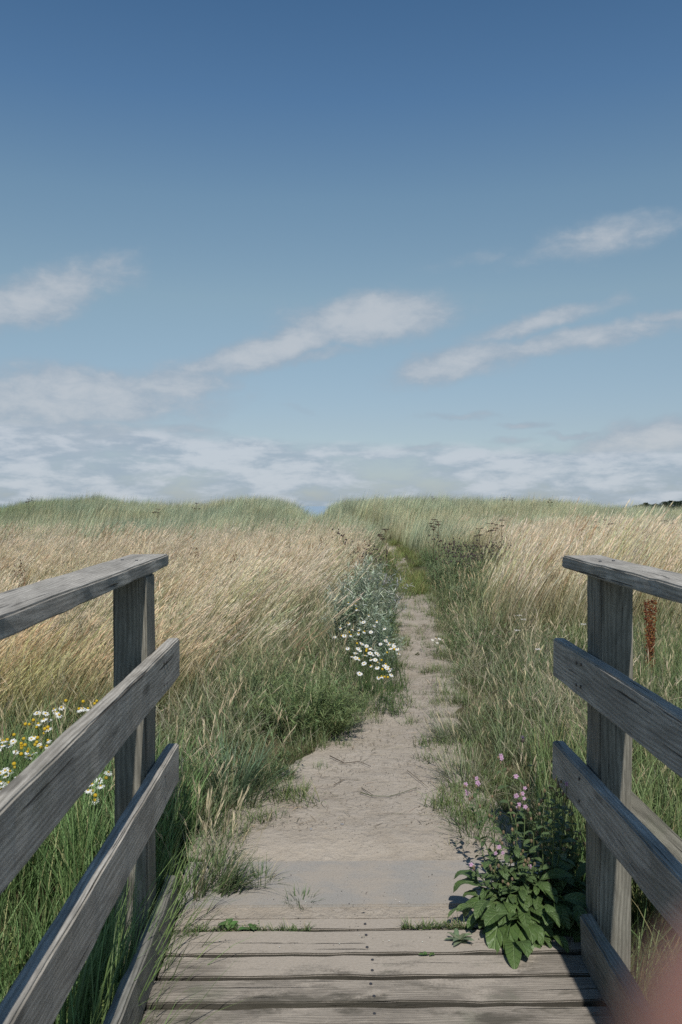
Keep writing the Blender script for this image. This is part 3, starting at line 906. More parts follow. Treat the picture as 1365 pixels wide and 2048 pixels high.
# marram on the dunes
xy = field([(19, 27, 14), (27, 46, 12), (46, 58, 3)], 3)
g_, m_, n1, n2, off, left = weights(xy[:, 0], xy[:, 1]); x, y = xy.T
xy = pick(xy, m_*ss(off, .0, .25)); x, y = xy.T; n = len(x)
big = fbm(x, y, .45); n3 = fbm(x+40, y+4, 1.1)
straw = np.clip(ss(big, .42, .60)+.25*ss(x, -1, 3), 0, 1)[:, None]
tint = (1-straw)*np.array([.98, 1.02, .94])+straw*np.array([1.16, 1.08, .93])
tint = tint*(.70+.62*n3+.22*rng.random(n))[:, None]
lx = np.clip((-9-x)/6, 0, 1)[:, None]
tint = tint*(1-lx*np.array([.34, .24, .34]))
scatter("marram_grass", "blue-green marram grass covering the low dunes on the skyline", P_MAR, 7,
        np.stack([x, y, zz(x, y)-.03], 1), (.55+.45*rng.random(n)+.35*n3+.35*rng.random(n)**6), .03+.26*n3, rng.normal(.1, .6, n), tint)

# fresh tall grass down beside the bridge
def box_pts(x0, x1, y0, y1, dens):
    n = int(abs((x1-x0)*(y1-y0))*dens)
    return np.stack([rng.uniform(x0, x1, n), rng.uniform(y0, y1, n)], 1)
xy = np.concatenate([box_pts(-3.0, -.66, 1.0, 4.3, 150), box_pts(1.03, 3.2, 1.2, 4.6, 110), box_pts(-1.7, -.66, 1.9, 3.4, 130), box_pts(-.66, -.60, 2.2, 3.3, 60), box_pts(.93, 1.1, 2.9, 3.8, 80), box_pts(2.2, 4.4, 4.6, 8.4, 55)])
x, y = xy.T; n = len(x)
nr = fbm(x, y, 1.5)
shade = np.where(y > 4.6, .5+.25*rng.random(n), .62+.35*rng.random(n))
tint = np.where((x > 1)[:, None], np.array([1.15, 1.05, 1.1]), np.array([1.05, 1.12, 1.1]))*(0.75+0.5*rng.random(n))[:, None]
scatter("rank_green_grass", "rank fresh green grass growing up beside the bridge", P_FRESH, 6,
        np.stack([x, y, zz(x, y)-.01], 1), shade, .1+.15*rng.random(n), rng.normal(.2, 1.0, n), tint)

# ------------------------------------------------------------------ single plants
def at(px, py, Y):
    return np.array([(px-VPX)/F*Y, Y, EYE-(py-HORY)/F*Y])
WHITE = (.80, .80, .78)

def daisy_mesh(k):
    G = Geo()
    n = random.choice((12, 13, 14)); droop = [-.05, .25, .7, .4][k]
    for i in range(n):
        a = 2*PI*i/n+R(-.08, .08); d = droop+R(-.15, .2)
        dr = np.array([math.cos(a), math.sin(a), 0]); s = np.array([-math.sin(a), math.cos(a), 0])
        L = R(.0115, .0135); r0 = .0048
        p0 = dr*r0; p1 = dr*(r0+L*.6*math.cos(d))-np.array([0, 0, L*.6*math.sin(d)]); p2 = dr*(r0+L*math.cos(d*1.3))-np.array([0, 0, L*math.sin(d*1.3)])
        G.ribbon([p0, p1, p2], [.0026, .0046, .0026], s, [jit(WHITE, .06)]*3)
    return G.mesh("daisy_flower", M_PETAL)
def disc_mesh(r, h):
    G = Geo()
    G.ball((0, 0, 0.001), r, (.58, .40, .035), 9, 6, h)
    return G.mesh("disc", M_PETAL, True)
DAISY = [daisy_mesh(k) for k in range(4)]
DISC = [disc_mesh(.0055, .6), disc_mesh(.0068, .95)]
BALL = disc_mesh(.0090, .95)

def feathery(G, base, top, col, n=16, L=.04):
    b, t = np.array(base, float), np.array(top, float)
    mid = (b+t)/2+np.array([R(-.03, .03), R(-.03, .03), .02])
    pts = [b, mid, t]
    G.tube(pts, [.0018, .0016, .0011], [col]*3, 4)
    for i in range(n):
        u = R(0.08, .96); p = b*(1-u)**2+2*mid*u*(1-u)+t*u*u
        a = R(0, 2*PI); d = np.array([math.cos(a), math.sin(a), R(.0, .9)]); d /= np.linalg.norm(d)
        l = L*R(.5, 1.1)*(1.2-.6*u)
        G.ribbon([p, p+d*l*.5, p+d*l], [.0014, .0016, 0], (-math.sin(a), math.cos(a), R(-.5, .5)), [jit(col, .2)]*3)
        for q in range(4):
            u2 = R(.3, .9); p2 = p+d*l*u2; a2 = a+random.choice((-1, 1))*R(.6, 1.1)
            d2 = np.array([math.cos(a2), math.sin(a2), R(-.2, .8)])
            G.ribbon([p2, p2+d2*l*.35], [.0016, 0], (-math.sin(a2), math.cos(a2), .3), [jit(col, .2)]*2)

def mayweed(label, flowers, balls, root, group=None, scale=1.0, extra=14, col=(.085, .135, .04), face=(0, -.35, 1)):
    """flowers and balls are (px, py, Y) triples; root is the foot of the plant"""
    cz = float(ground(root[0], root[1]))
    base = np.array([root[0], root[1], cz])
    t = thing("mayweed_plant", label, "wildflower", tuple(base), group=group)
    G = Geo()
    def foot(): return np.array([R(-.10, .10), R(-.10, .10), 0.0])
    for k, lst in enumerate((flowers, balls)):
        for (px, py, Y) in lst:
            p = at(px, py, Y)-base
            f = foot()*.8+np.array([p[0]*.45, p[1]*.45, 0])
            feathery(G, f, p-np.array([0, 0, .004]), jit(col, .2), 12, .035*scale)
            nrm = Vector((face[0]+R(-.5, .5), face[1]+R(-.45, .45), face[2])).normalized()
            q = nrm.to_track_quat('Z', 'Y')
            if k == 0:
                kk = random.choice((0, 0, 1, 1, 2, 3))
                fl = link_mesh("flower", DAISY[kk], t, tuple(p))
                fl.rotation_euler = q.to_euler(); fl.scale = (scale*R(.85, 1.2),)*3
                link_mesh("disc", DISC[0 if kk < 2 else 1], fl)
            else:
                fl = link_mesh("seed_head", BALL, t, tuple(p)); fl.rotation_euler = q.to_euler(); fl.scale = (scale*R(.8, 1.05),)*3
    xs_ = [at(*q) for q in list(flowers)+list(balls)]
    c = np.mean(xs_, axis=0)-base; sdx = np.std([q[0] for q in xs_])+.05
    for i in range(extra):
        p = c+np.array([R(-1.6, 1.6)*sdx, R(-.18, .18), R(-.75, -.10)*max(.1, c[2])])
        f = foot()+np.array([p[0]*.8, p[1]*.8, 0])
        feathery(G, f, p, jit(col, .25), 20, .055)
    G.build("foliage", M_LEAF, t)
    return t

def lf(lst, s, ox, oy, y0, Y0, y1, Y1):
    r = []
    for (x, y) in lst:
        px, py = ox+x/s, oy+y/s
        Y = Y0+(Y1-Y0)*(py-y0)/(y1-y0)+R(-.08, .08)
        r.append((px, py, Y))
    return r
FL = lf([(8,480),(60,515),(40,565),(115,560),(0,600),(195,635),(165,520),(435,200),(530,205),(625,155),(655,190),(685,220),(710,135),(510,270),(575,285),(450,320),(565,390),(370,490),(400,470),(560,510),(545,575),(460,560),(345,690),(400,650),(325,640),(20,880),(75,850),(130,860),(80,910),(20,980),(105,990),(210,920),(30,1060)], 5.6875, 0, 1390, 1410, 4.3, 1600, 3.5)
BL = lf([(395,280),(305,325),(348,328),(425,360),(520,380),(515,430),(555,360),(175,445),(100,500),(195,525),(285,490),(440,480),(255,545),(260,570),(260,600),(300,560),(345,610),(255,665),(430,530),(415,560),(480,590),(175,775),(180,815),(760,60),(45,510)], 5.6875, 0, 1390, 1410, 4.3, 1600, 3.5)
hi = lambda q: q[1] < 1447+(-8 if q[0] > 60 else 0)+0
up = [q for q in FL if q[1] < 1462 and q[0] > 65]; lo = [q for q in FL if q[1] > 1530]; md = [q for q in FL if q not in up and q not in lo]
upb = [q for q in BL if q[1] < 1462 and q[0] > 50]; lob = [q for q in BL if q[1] > 1521]; mdb = [q for q in BL if q not in upb and q not in lob]
mayweed("uppermost white daisy-flowered plant left of the left post, mostly open flowers", up, upb, (-1.38, 4.2))
mayweed("daisy-flowered plant at the left edge crowded with round yellow seed heads", md, mdb, (-1.38, 3.92), extra=22)
mayweed("lowest daisy-flowered plant at the left edge, just above the upper side rail", lo, lob, (-1.3, 3.62))
mayweed("small pair of daisies peeping over the upper rail close to the left post", lf([(910,155),(945,150),(1010,150)], 5.6875, 0, 1390, 1410, 4.2, 1600, 3.5), lf([(955,70),(1110,65),(1085,95)], 5.6875, 0, 1390, 1410, 4.2, 1600, 3.5), (-1.15, 4.15), extra=8)
mayweed("cluster of daisies between the two left rails touching the left post", lf([(1240,875),(1130,975),(1055,1010),(1010,1080),(1060,1085),(1150,1030),(1085,1195)], 5.6875, 0, 1390, 1400, 4.1, 1600, 3.4), lf([(1090,1140),(1215,940)], 5.6875, 0, 1390, 1400, 4.1, 1600, 3.4), (-1.0, 3.7), extra=14)
W2 = lf([(390,180),(490,200),(500,265),(395,460),(565,435),(600,445),(670,350),(280,520),(450,540),(535,548),(530,595),(610,572),(700,580),(425,620),(335,625),(200,650),(885,530),(780,430),(750,490),
 (830,745),(920,650),(905,710),(955,735),(1010,738),(1015,775),(970,800),(1060,810),(1080,880),
 (575,740),(640,770),(690,800),(720,815),(380,800),(525,800),(550,830),(490,870),(440,912),(495,935),(535,945),(620,900),(690,870),(720,885),(775,870),(800,885),(700,955),(745,950),(790,995),(605,1010),(695,1040),(785,1065),
 (900,1020),(925,1045),(955,1080),(945,1100),(880,1050),(980,1165),(805,1205),(845,1190),(545,1150),(900,690),(935,760),(760,960),(915,1075)], 6.825, 640, 1180, 1200, 7.7, 1360, 5.8)
B2 = lf([(405,580),(640,815),(635,840),(920,860),(1020,815),(845,965),(885,1195),(930,1200),(510,735),(855,1090),(300,630)], 6.825, 640, 1180, 1200, 7.7, 1360, 5.8)
def part_of(q):
    if q[0] > 758 and q[1] < 1318: return 1
    if q[1] < 1277: return 0
    if q[0] > 762 or q[1] > 1345: return 3
    return 2
for k, (lab, root, sc, ex) in enumerate([
        ("scattered daisies at the foot of the silvery plant, rear of the patch beside the path", (.30, 7.3), 1.05, 14),
        ("tight bunch of white daisies leaning over the left edge of the narrow path", (.60, 6.7), 1.1, 8),
        ("broad clump of white daisies in the middle of the flower patch left of the path", (.30, 6.3), 1.15, 26),
        ("front bunch of drooping daisies lowest in the flower patch left of the path", (.42, 5.98), 1.15, 14)]):
    mayweed(lab, [q for q in W2 if part_of(q) == k], [q for q in B2 if part_of(q) == k], root, scale=sc*.95, extra=ex, col=(.075, .125, .04))
mayweed("little white flowers alone on the right edge of the narrow path", [(866, 1281, 8.3), (873, 1277, 8.3), (880, 1279, 8.3), (887, 1281, 8.25), (876, 1287, 8.2)], [], (1.12, 8.3), scale=.8, extra=5)

# feathery bushes, silver plant ------------------------------------------------
def bush(name, label, cat, root, rx, ry, h, n, col, L=.05, wl=.0024, sprig=24, tip=None, lean=(0, 0)):
    cz = float(ground(*root))
    t = thing(name, label, cat, (root[0], root[1], cz))
    G = Geo(); S_ = Geo()
    for i in range(n):
        a = R(0, 2*PI); r = math.sqrt(R(0, 1)); b = np.array([rx*.45*r*math.cos(a), ry*.45*r*math.sin(a), 0])
        hh = h*(1-.4*r*r)*R(.45, 1.12)
        e = np.array([rx*r*math.cos(a)+lean[0]*hh, ry*r*math.sin(a)+lean[1]*hh, hh])
        mid = (b+e)/2+np.array([0, 0, hh*.22])
        c = jit(col, .2)
        S_.tube([b, mid, e], [.0028, .0022, .0012], [[x*.8 for x in c]]*3, 4)
        for q in range(sprig):
            u = R(.12, 1.0)**.8; p = b*(1-u)**2+2*mid*u*(1-u)+e*u*u
            aa = R(0, 2*PI); d = np.array([math.cos(aa), math.sin(aa), R(-.2, 1.1)]); l = L*R(.5, 1.2)
            cc = jit(tip if (tip and u > .7 and R(0, 1) < .5) else c, .22)
            G.ribbon([p, p+d*l*.5, p+d*l+np.array([0, 0, -l*.15])], [wl*.6, wl, 0], (-math.sin(aa), math.cos(aa), R(-.6, .6)), [cc]*3)
    S_.build("stem", M_LEAF, t)
    G.build("foliage", M_LEAF, t)
    return t
bush("bedstraw_bush", "large tangled feathery green bush spilling onto the wide part of the path", "bush", (-.10, 5.45), .42, .34, .40, 210, (.18, .24, .10), .05, .0034, 34, (.22, .26, .11))
bush("bedstraw_bush", "smaller feathery green bush behind the wide part of the path, left of the daisies", "bush", (-.42, 5.95), .42, .3, .42, 130, (.19, .245, .115), .05, .0034, 30, (.24, .26, .13))
bush("silver_wormwood", "tall silvery grey-green plant standing behind the daisies", "bush", (.24, 7.8), .36, .34, .93, 170, (.32, .38, .265), .07, .0058, 38, (.52, .56, .45), (.12, 0))
bush("silver_wormwood", "lower silvery plant between the tall silver one and the daisies", "bush", (.42, 7.25), .26, .26, .56, 80, (.25, .31, .215), .055, .005, 34, (.38, .43, .34))
bush("silver_wormwood", "hazy grey-leaved plant with faded mauve tips behind the silver plants", "bush", (.52, 9.6), .42, .5, .78, 80, (.20, .25, .17), .07, .006, 34, (.36, .35, .36))
bush("verge_bush", "leafy green bush on the right side of the narrow path", "bush", (1.85, 10.8), .32, .7, .48, 60, (.20, .25, .13), .07, .007, 36)
bush("verge_bush", "leafy green bush where the far path bends out of sight", "bush", (2.2, 14.2), .5, 1.0, .5, 60, (.18, .225, .115), .09, .010, 36)
bush("verge_bush", "low green bush on the left side of the narrow path, beyond the daisies", "bush", (.62, 9.2), .22, .7, .30, 90, (.11, .155, .06), .05, .005, 34)

# clumps of broad grass blades near the bridge ------------------------------------
def clump(label, root, n, rad, hmin, hmax, w, c0, c1, cdry=None, dry=0.0, lean=.5, z=None, seed_heads=0, cat="grass clump", group=None, laz=None, bend=1.2, nm="grass_clump"):
    cz = float(ground(*root)) if z is None else z
    G = Geo()
    for i in range(n):
        r = rad*math.sqrt(R(0, 1)); a = R(0, 2*PI)
        az = a+R(-.7, .7) if laz is None else laz+R(-.8, .8)
        cc = jit(cdry, .18) if (cdry and R(0, 1) < dry) else jit(c1, .2)
        blade(G, (r*math.cos(a), r*math.sin(a), -.01), az, R(hmin, hmax), R(.02, lean), R(.2, bend), w*R(.7, 1.2), jit(c0, .2), cc, 5)
    for i in range(seed_heads):
        culm(G, (R(-rad, rad), R(-rad, rad), 0), R(-PI, PI), R(hmax*.9, hmax*1.25), R(0, .4), R(.1, .6), .002, jit(c0, .1), (.5, .43, .28), (.52, .45, .3), R(.05, .1), 9, .008)
    me = G.mesh(nm, M_LEAF)
    o = link_mesh(nm, me, None, (root[0], root[1], cz))
    tag(o, label, cat, group)
    return o
BG0, BG1 = (.09, .13, .065), (.18, .26, .14)
clump("blue-green coarse grass clump at the left edge of the wide sand", (-.50, 4.30), 230, .17, .22, .38, .0075, BG0, (.14, .215, .125), (.46, .39, .24), .07, .7, seed_heads=4)
clump("coarse grass clump with dry stalks beside the lower left rail end", (-.62, 3.86), 150, .13, .16, .32, .005, BG0, (.14, .19, .08), (.55, .46, .3), .25, .7, seed_heads=9)
clump("mixed green and straw grass clump where path and left verge meet", (-.50, 3.72), 120, .10, .10, .24, .0045, BG0, (.14, .195, .075), (.55, .46, .3), .3, .9, seed_heads=6)
clump("sprawling grass clump with long dry stalks lying on the concrete sill", (-.40, 3.33), 130, .07, .10, .24, .0042, (.06, .09, .035), (.13, .18, .085), (.6, .5, .34), .2, 1.1, z=SLOPE*3.3, seed_heads=4, laz=.3, bend=1.5)
clump("grass clump in the corner between left kick board and sill", (-.52, 3.30), 110, .05, .14, .34, .0042, (.06, .09, .035), (.13, .18, .08), (.55, .46, .3), .3, .5, z=SLOPE*3.3-.04, seed_heads=7)
clump("small green grass tuft on the sill, right of the sprawling clump", (-.10, 3.235), 60, .06, .03, .07, .003, BG0, (.13, .19, .07), lean=1.2, z=SLOPE*3.2)
clump("small green tuft alone on the sand, left of the path middle", (-.24, 4.06), 60, .035, .04, .09, .003, BG0, (.15, .215, .08), lean=1.0)
clump("tiny tuft on the sand just above the sill's left part", (-.38, 3.68), 50, .05, .03, .07, .003, BG0, (.15, .2, .08), lean=1.2)
clump("small tuft on the sand in front of the feathery bush", (-.20, 4.55), 60, .05, .05, .10, .003, BG0, (.15, .2, .08), lean=1.0)
clump("bright green grass tuft on the right edge of the sand, left of the pink flowers", (.66, 3.85), 130, .08, .10, .22, .0038, BG0, (.14, .215, .075), lean=1.0)
clump("grass tuft flopping from the right edge onto the sand above the sill", (.56, 3.68), 80, .07, .04, .12, .003, BG0, (.16, .215, .09), (.5, .42, .27), .3, 1.3)
clump("straw-tipped grass clump on the right edge of the widest sand", (.74, 4.55), 170, .13, .12, .26, .004, BG0, (.17, .215, .1), (.56, .48, .33), .4, 1.0, seed_heads=3)
clump("rough pale clump overhanging the right edge of the path where it narrows", (.82, 5.3), 190, .15, .14, .30, .004, BG0, (.2, .25, .15), (.6, .52, .38), .5, 1.0, laz=PI, seed_heads=3)
clump("dry-tipped grass clump at the left end of the sill, behind the sprawling one", (-.46, 3.47), 130, .08, .08, .22, .004, (.07, .10, .04), (.17, .235, .1), (.58, .5, .34), .3, .9, z=SLOPE*3.45, seed_heads=5)
clump("low spreading tuft on the sill between the sprawling clump and the sand", (-.27, 3.40), 80, .06, .04, .12, .0034, (.07, .10, .04), (.16, .225, .09), (.58, .5, .34), .25, 1.3, z=SLOPE*3.4)
# long blades leaning over the left kick board
for k, (x, y, lab) in enumerate([(-.71, 2.87, "dense tall grass hiding the foot of the left post"), (-.72, 2.60, "dense tall grass in shade left of the kick board, nearer than the post"), (-.66, 3.05, "long bright grass blades leaning over the far end of the left kick board"), (-.67, 2.75, "arching grass blades in the shade between the left lower rail and the planks"), (-.66, 2.45, "grass blades poking through below the left lower rail near the bottom edge")]):
    clump(lab, (x, y), 150 if k < 2 else 55, .12, .40 if k < 2 else .34, .74 if k < 2 else .64, .007, (.06, .10, .03), (.19, .275, .095), lean=.22 if k < 2 else .42, laz=.15 if k > 1 else 1.2, z=-.25, bend=1.0)
# green sprouting in the gaps of the planks
def gap_strip(label, x0, x1, y, n, h, cat="gap weeds"):
    G = Geo()
    for i in range(n):
        u = R(0, 1); x = (u-.5)*(x1-x0)
        blade(G, (x, R(-.008, .008), -.01), R(-PI, PI), R(.25, 1)*h, R(.2, 1.3), R(.1, 1.0), R(.0022, .004), jit((.07, .11, .035), .2), jit((.14, .2, .065), .3), 3)
        if i % 5 == 0:
            blade(G, (x, R(-.008, .008), -.01), R(-PI, PI), h*R(.7, 1.2), R(.4, 1.3), .6, .002, (.3, .26, .16), (.5, .42, .28), 3)
    o = link_mesh("gap_grass", G.mesh("gap_grass", M_LEAF), None, ((x0+x1)/2, y, SLOPE*y))
    return tag(o, label, cat)
gap_strip("strip of green grass sprouting from the gap behind the left half of a plank", -.48, -.06, 3.035, 260, .045)
gap_strip("strip of dense green sprouts beside the big leaves, in the gap of the planks", .27, .52, 3.045, 260, .05)
gap_strip("few green blades at the left end of the first plank gap by the kick board", -.56, -.45, 2.99, 50, .06)
def herb(label, root, n, L, W, col, z):
    t = thing("low_herb", label, "herb", (root[0], root[1], z))
    for i in range(n):
        a = R(0, 2*PI); G = Geo()
        G.leaf((R(-.01, .01), R(-.01, .01), 0), (math.cos(a), math.sin(a), R(.15, .9)), (0, 0, 1), L*R(.6, 1.1), W*R(.7, 1.1), jit(col, .2), .5, .2, 4)
        G.build("leaf", M_LEAF, t)
herb("small lobed green herb at the left end of the sprouting gap", (-.355, 3.05), 11, .05, .026, (.10, .18, .055), SLOPE*3)
herb("second small herb beside it in the same plank gap, nearer the middle", (-.275, 3.03), 8, .042, .022, (.09, .16, .05), SLOPE*3)
herb("grey-green limp herb lying on the sand-covered plank left of the big leaves", (.46, 2.93), 16, .06, .018, (.15, .19, .11), SLOPE*3)
herb("tiny green seedling flat on the plank, left of the limp herb", (.335, 2.845), 6, .025, .014, (.10, .17, .05), SLOPE*3)

# goosefoot with seedy spikes below the left rail --------------------------------
def seedy(label, root, n, h, z):
    t = thing("goosefoot", label, "weed", (root[0], root[1], z))
    S_ = Geo(); H = Geo()
    for i in range(n):
        a = R(0, 2*PI); r = R(0, .10); hh = h*R(.6, 1.05)
        b = np.array([r*math.cos(a), r*math.sin(a), 0]); e = np.array([r*2*math.cos(a)+R(-.04, .08), r*2*math.sin(a)-R(0, .05), hh])
        S_.tube([b, (b+e)/2+np.array([.01, 0, .02]), e], [.003, .0025, .0012], [(.14, .19, .06)]*3, 4)
        for q in range(8):
            u = R(.15, .8); p = b+(e-b)*u; aa = R(0, 2*PI)
            S_.leaf(p, (math.cos(aa), math.sin(aa), R(0, .8)), (0, 0, 1), R(.03, .055), R(.012, .02), jit((.11, .17, .05), .2), .4, .2, 3)
        for q in range(46):
            u = R(.35, 1); p = b+(e-b)*u; aa = R(0, 2*PI); rr = R(.003, .016)*(1.3-u)
            H.ball(p+np.array([rr*math.cos(aa), rr*math.sin(aa), R(-.01, .01)]), R(.0022, .0038), jit((.24, .28, .10), .2), 4, 2)
    S_.build("stem", M_LEAF, t); tag(H.build("seed_spike", M_LEAF, t), kind="stuff")
seedy("seedy green weed with knobbly spikes under the left lower rail near the planks", (-.70, 2.62), 9, .42, -.28)
seedy("seedy green weed farther left behind the lower rail", (-1.02, 2.95), 8, .45, -.35)

# broad-leaved rosette and pink campion at the right rail ----------------------------
LEAFV = []
for k in range(5):
    G = Geo()
    G.leaf((0, 0, 0), (0, 1, .0), (0, 0, 1), 1.0, [.40, .46, .38, .34, .43][k], jit((.068, .120, .036), .12), [.75, 1.0, .55, 1.2, .85][k], [.22, .16, .3, .2, .26][k], 10, jit((.09, .155, .042), .12), 1.0, [.05, .08, .04, .1, .06][k])
    LEAFV.append(G.mesh("leaf", M_LEAF, True))
SMALLV = []
for k in range(5):
    G = Geo()
    G.leaf((0, 0, 0), (0, 1, .0), (0, 0, 1), 1.0, [.42, .5, .36, .46, .4][k], jit((.095, .15, .058), .15), [.4, .7, .2, .9, .5][k], [.3, .2, .35, .15, .25][k], 5, jit((.11, .18, .07), .12), 1.25, [.0, .05, .04, .0, .03][k])
    SMALLV.append(G.mesh("leaf", M_LEAF, True))
def put_leaf(parent, me, base, tip_dir, length, roll=0.0):
    d = Vector(tip_dir).normalized()
    x = d.cross(Vector((0, 0, 1)))
    x = x.normalized() if x.length > 1e-3 else Vector((1, 0, 0))
    zv = x.cross(d)
    m = Matrix((x, d, zv)).transposed().to_4x4()
    m = Matrix.Translation(Vector(base)) @ m @ Matrix.Rotation(roll, 4, 'Y') @ Matrix.Diagonal((length, length, length, 1))
    o = link_mesh("leaf", me, parent); o.matrix_basis = m
    return o

def veined_mat():
    m, g, out = new_mat("veined_leaf")
    at_ = g.new('ShaderNodeAttribute', attribute_type='GEOMETRY', attribute_name='col')
    tc = g.new('ShaderNodeTexCoord'); sp = g.new('ShaderNodeSeparateXYZ'); g.put(sp.inputs[0], tc.outputs['Object'])
    ax = g.m('ABSOLUTE', sp.outputs[0])
    wv = g.noise(tc.outputs['Object'], 7, 3, .5)
    ph = g.m('ADD', g.m('MULTIPLY', g.m('SUBTRACT', sp.outputs[1], g.m('MULTIPLY', ax, 1.1)), 52.0), g.m('MULTIPLY', wv, 5.0))
    vein = g.m('POWER', g.m('MULTIPLY', g.m('ADD', g.m('SINE', ph), 1.0), 0.5), 5.0)
    mid = g.ramp(ax, 0.006, 0.022, 1, 0)
    net = g.noise(tc.outputs['Object'], 30, 4, .6)
    oi = g.new('ShaderNodeObjectInfo')
    c = g.mix(g.m('MULTIPLY', oi.outputs['Random'], .45), at_.outputs['Color'], (.045, .085, .030))
    c = g.mix(g.m('MULTIPLY', g.ramp(net, .35, .7), .35), c, (.13, .17, .05))
    c = g.mix(g.m('MAXIMUM', g.m('MULTIPLY', vein, .22), g.m('MULTIPLY', mid, .6)), c, (.20, .28, .12))
    h = g.m('SUBTRACT', g.m('MULTIPLY', net, .5), g.m('ADD', g.m('MULTIPLY', vein, .9), mid))
    p = g.new('ShaderNodeBsdfPrincipled'); g.put(p.inputs['Base Color'], c); p.inputs['Roughness'].default_value = .42
    p.inputs['Specular IOR Level'].default_value = .45
    nb = g.bump(h, .8, .004); g.put(p.inputs['Normal'], nb)
    tr = g.new('ShaderNodeBsdfTranslucent'); g.put(tr.inputs['Color'], c)
    mx = g.new('ShaderNodeMixShader'); mx.inputs[0].default_value = .15
    g.l.new(p.outputs[0], mx.inputs[1]); g.l.new(tr.outputs[0], mx.inputs[2]); g.l.new(mx.outputs[0], out.inputs[0])
    return m
M_VEIN = veined_mat()
for me_ in LEAFV+SMALLV:
    me_.materials[0] = M_VEIN
RB = np.array([.69, 3.02, .07])
ros = thing("broad_leaved_dock", "lush rosette of big glossy green leaves spreading over the planks by the right rail", "leafy plant", tuple(RB))
def c8(x, y): return 860+x/3.656, 1440+y/3.656
big = [((560,1470),(395,1690),3.02,2.84), ((600,1470),(515,1785),3.0,2.80), ((620,1640),(622,1870),2.9,2.74), ((700,1560),(790,1820),2.98,2.78), ((760,1580),(855,1830),3.0,2.80), ((830,1380),(925,1540),3.04,2.93),
       ((430,1350),(180,1405),3.08,3.05), ((440,1440),(235,1530),3.05,2.98), ((860,1690),(1030,1860),2.95,2.80), ((660,1540),(835,1490),3.0,2.86), ((1000,1470),(1050,1720),3.05,2.90), ((880,1540),(945,1640),3.0,2.9),
       ((420,1290),(300,1240),3.12,3.12), ((470,1300),(330,1330),3.1,3.05), ((590,1250),(520,1190),3.1,3.05), ((640,1300),(590,1470),3.05,2.95), ((520,1520),(370,1560),3.02,2.95), ((820,1300),(780,1420),3.05,2.96), ((480,1350),(400,1480),3.06,2.98),
       ((930,1300),(1040,1420),3.1,3.05), ((1060,1300),(1150,1230),3.2,3.2), ((1060,1450),(1110,1600),3.15,3.05), ((700,1400),(690,1560),3.02,2.9), ((780,1500),(900,1700),3.0,2.87), ((460,1500),(440,1620),3.0,2.92), ((560,1350),(640,1440),3.03,2.93), ((900,1420),(1000,1540),3.06,2.97), ((640,1500),(480,1590),3.0,2.9)]
for k, (a, b, Ya, Yb) in enumerate(big):
    pa = at(*c8(*a), Ya); pb = at(*c8(*b), Yb)
    d = pb-pa; L = np.linalg.norm(d)
    d2 = d+np.array([0, 0, .42*L])
    put_leaf(ros, LEAFV[k % 5], pa-RB, d2, L*.92, R(-.35, .35))
    for q in (0, 1):
        put_leaf(ros, LEAFV[(k+2+q) % 5], pa-RB+np.array([R(-.03, .03), R(-.02, .03), R(-.02, .03)]), d2+np.array([R(-.5, .5), R(-.3, .5), R(-.2, .5)])*L, L*R(.5, .8), R(-.5, .5))
    G = Geo(); G.tube([np.array([R(-.02, .02), R(-.02, .02), -.06]), (pa-RB)*.5+np.array([0, 0, .02]), pa-RB+d2/np.linalg.norm(d2)*.01], [.0035, .003, .0022], [(.13, .17, .06)]*3, 5)
    G.build("leaf_stalk", M_LEAF, ros)
for k in range(46):
    a = R(0, 2*PI); r = R(.01, .16)
    p = np.array([r*math.cos(a)*1.2, r*math.sin(a)*.7+.03, R(-.03, .13)])
    put_leaf(ros, LEAFV[k % 5], p, (math.cos(a)+R(-.4, .4), math.sin(a)-.4, R(.1, .9)), R(.06, .13), R(-.5, .5))

for k in range(64):
    a = R(-1.5, 1.7); r = R(.06, .27)
    put_leaf(ros, LEAFV[k % 5], (r, R(-.12, .12), R(-.06, .12)), (math.cos(a), math.sin(a)-.5, R(-.1, .9)), R(.08, .17), R(-.5, .5))
def campion(label, base, stems, flowers, leafn, leafL, cstem=(.13, .18, .07)):
    t = thing("pink_campion", label, "wildflower", tuple(base))
    base = np.array(base)
    for (top, mid) in stems:
        G = Geo()
        b = np.array([R(-.05, .05), R(-.04, .04), 0]); p = at(*top)-base
        m = (b+p)/2+np.array([mid, 0, .02])
        pts = [b*(1-u)**2+2*m*u*(1-u)+p*u*u for u in np.linspace(0, 1, 7)]
        G.tube(pts, [.0026-.0002*i for i in range(7)], [cstem]*7, 5)
        G.build("stem", M_LEAF, t)
        for k in range(leafn):
            u = (k+.6)/(leafn+.5); q = b*(1-u)**2+2*m*u*(1-u)+p*u*u; a0 = R(0, PI)
            for s in (0, PI):
                a = a0+s
                put_leaf(t, random.choice(SMALLV), q, (math.cos(a), math.sin(a), R(.1, .9)), leafL*R(.7, 1.15)*(1.15-.75*u), R(-.4, .4))
        for q in range(3):   # spent brownish calyces near the top
            u = R(.8, 1); s_ = b*(1-u)**2+2*m*u*(1-u)+p*u*u; e = s_+np.array([R(-.03, .03), R(-.02, .02), R(.01, .035)])
            G = Geo(); G.tube([s_, e], [.0012, .001], [cstem]*2, 4); G.ball(e, R(.0045, .006), jit((.22, .16, .10), .2), 6, 4, 1.4)
            G.build("seed_capsule", M_LEAF, t)
    for (px, py, Y) in flowers:
        p = at(px, py, Y)-base
        o = link_mesh("flower", random.choice(PINK), t, tuple(p))
        o.rotation_euler = Vector((R(-.6, .6), -1, R(.1, 1.0))).normalized().to_track_quat('Z', 'Y').to_euler()
        o.scale = (R(.62, .95),)*3
PINK = []
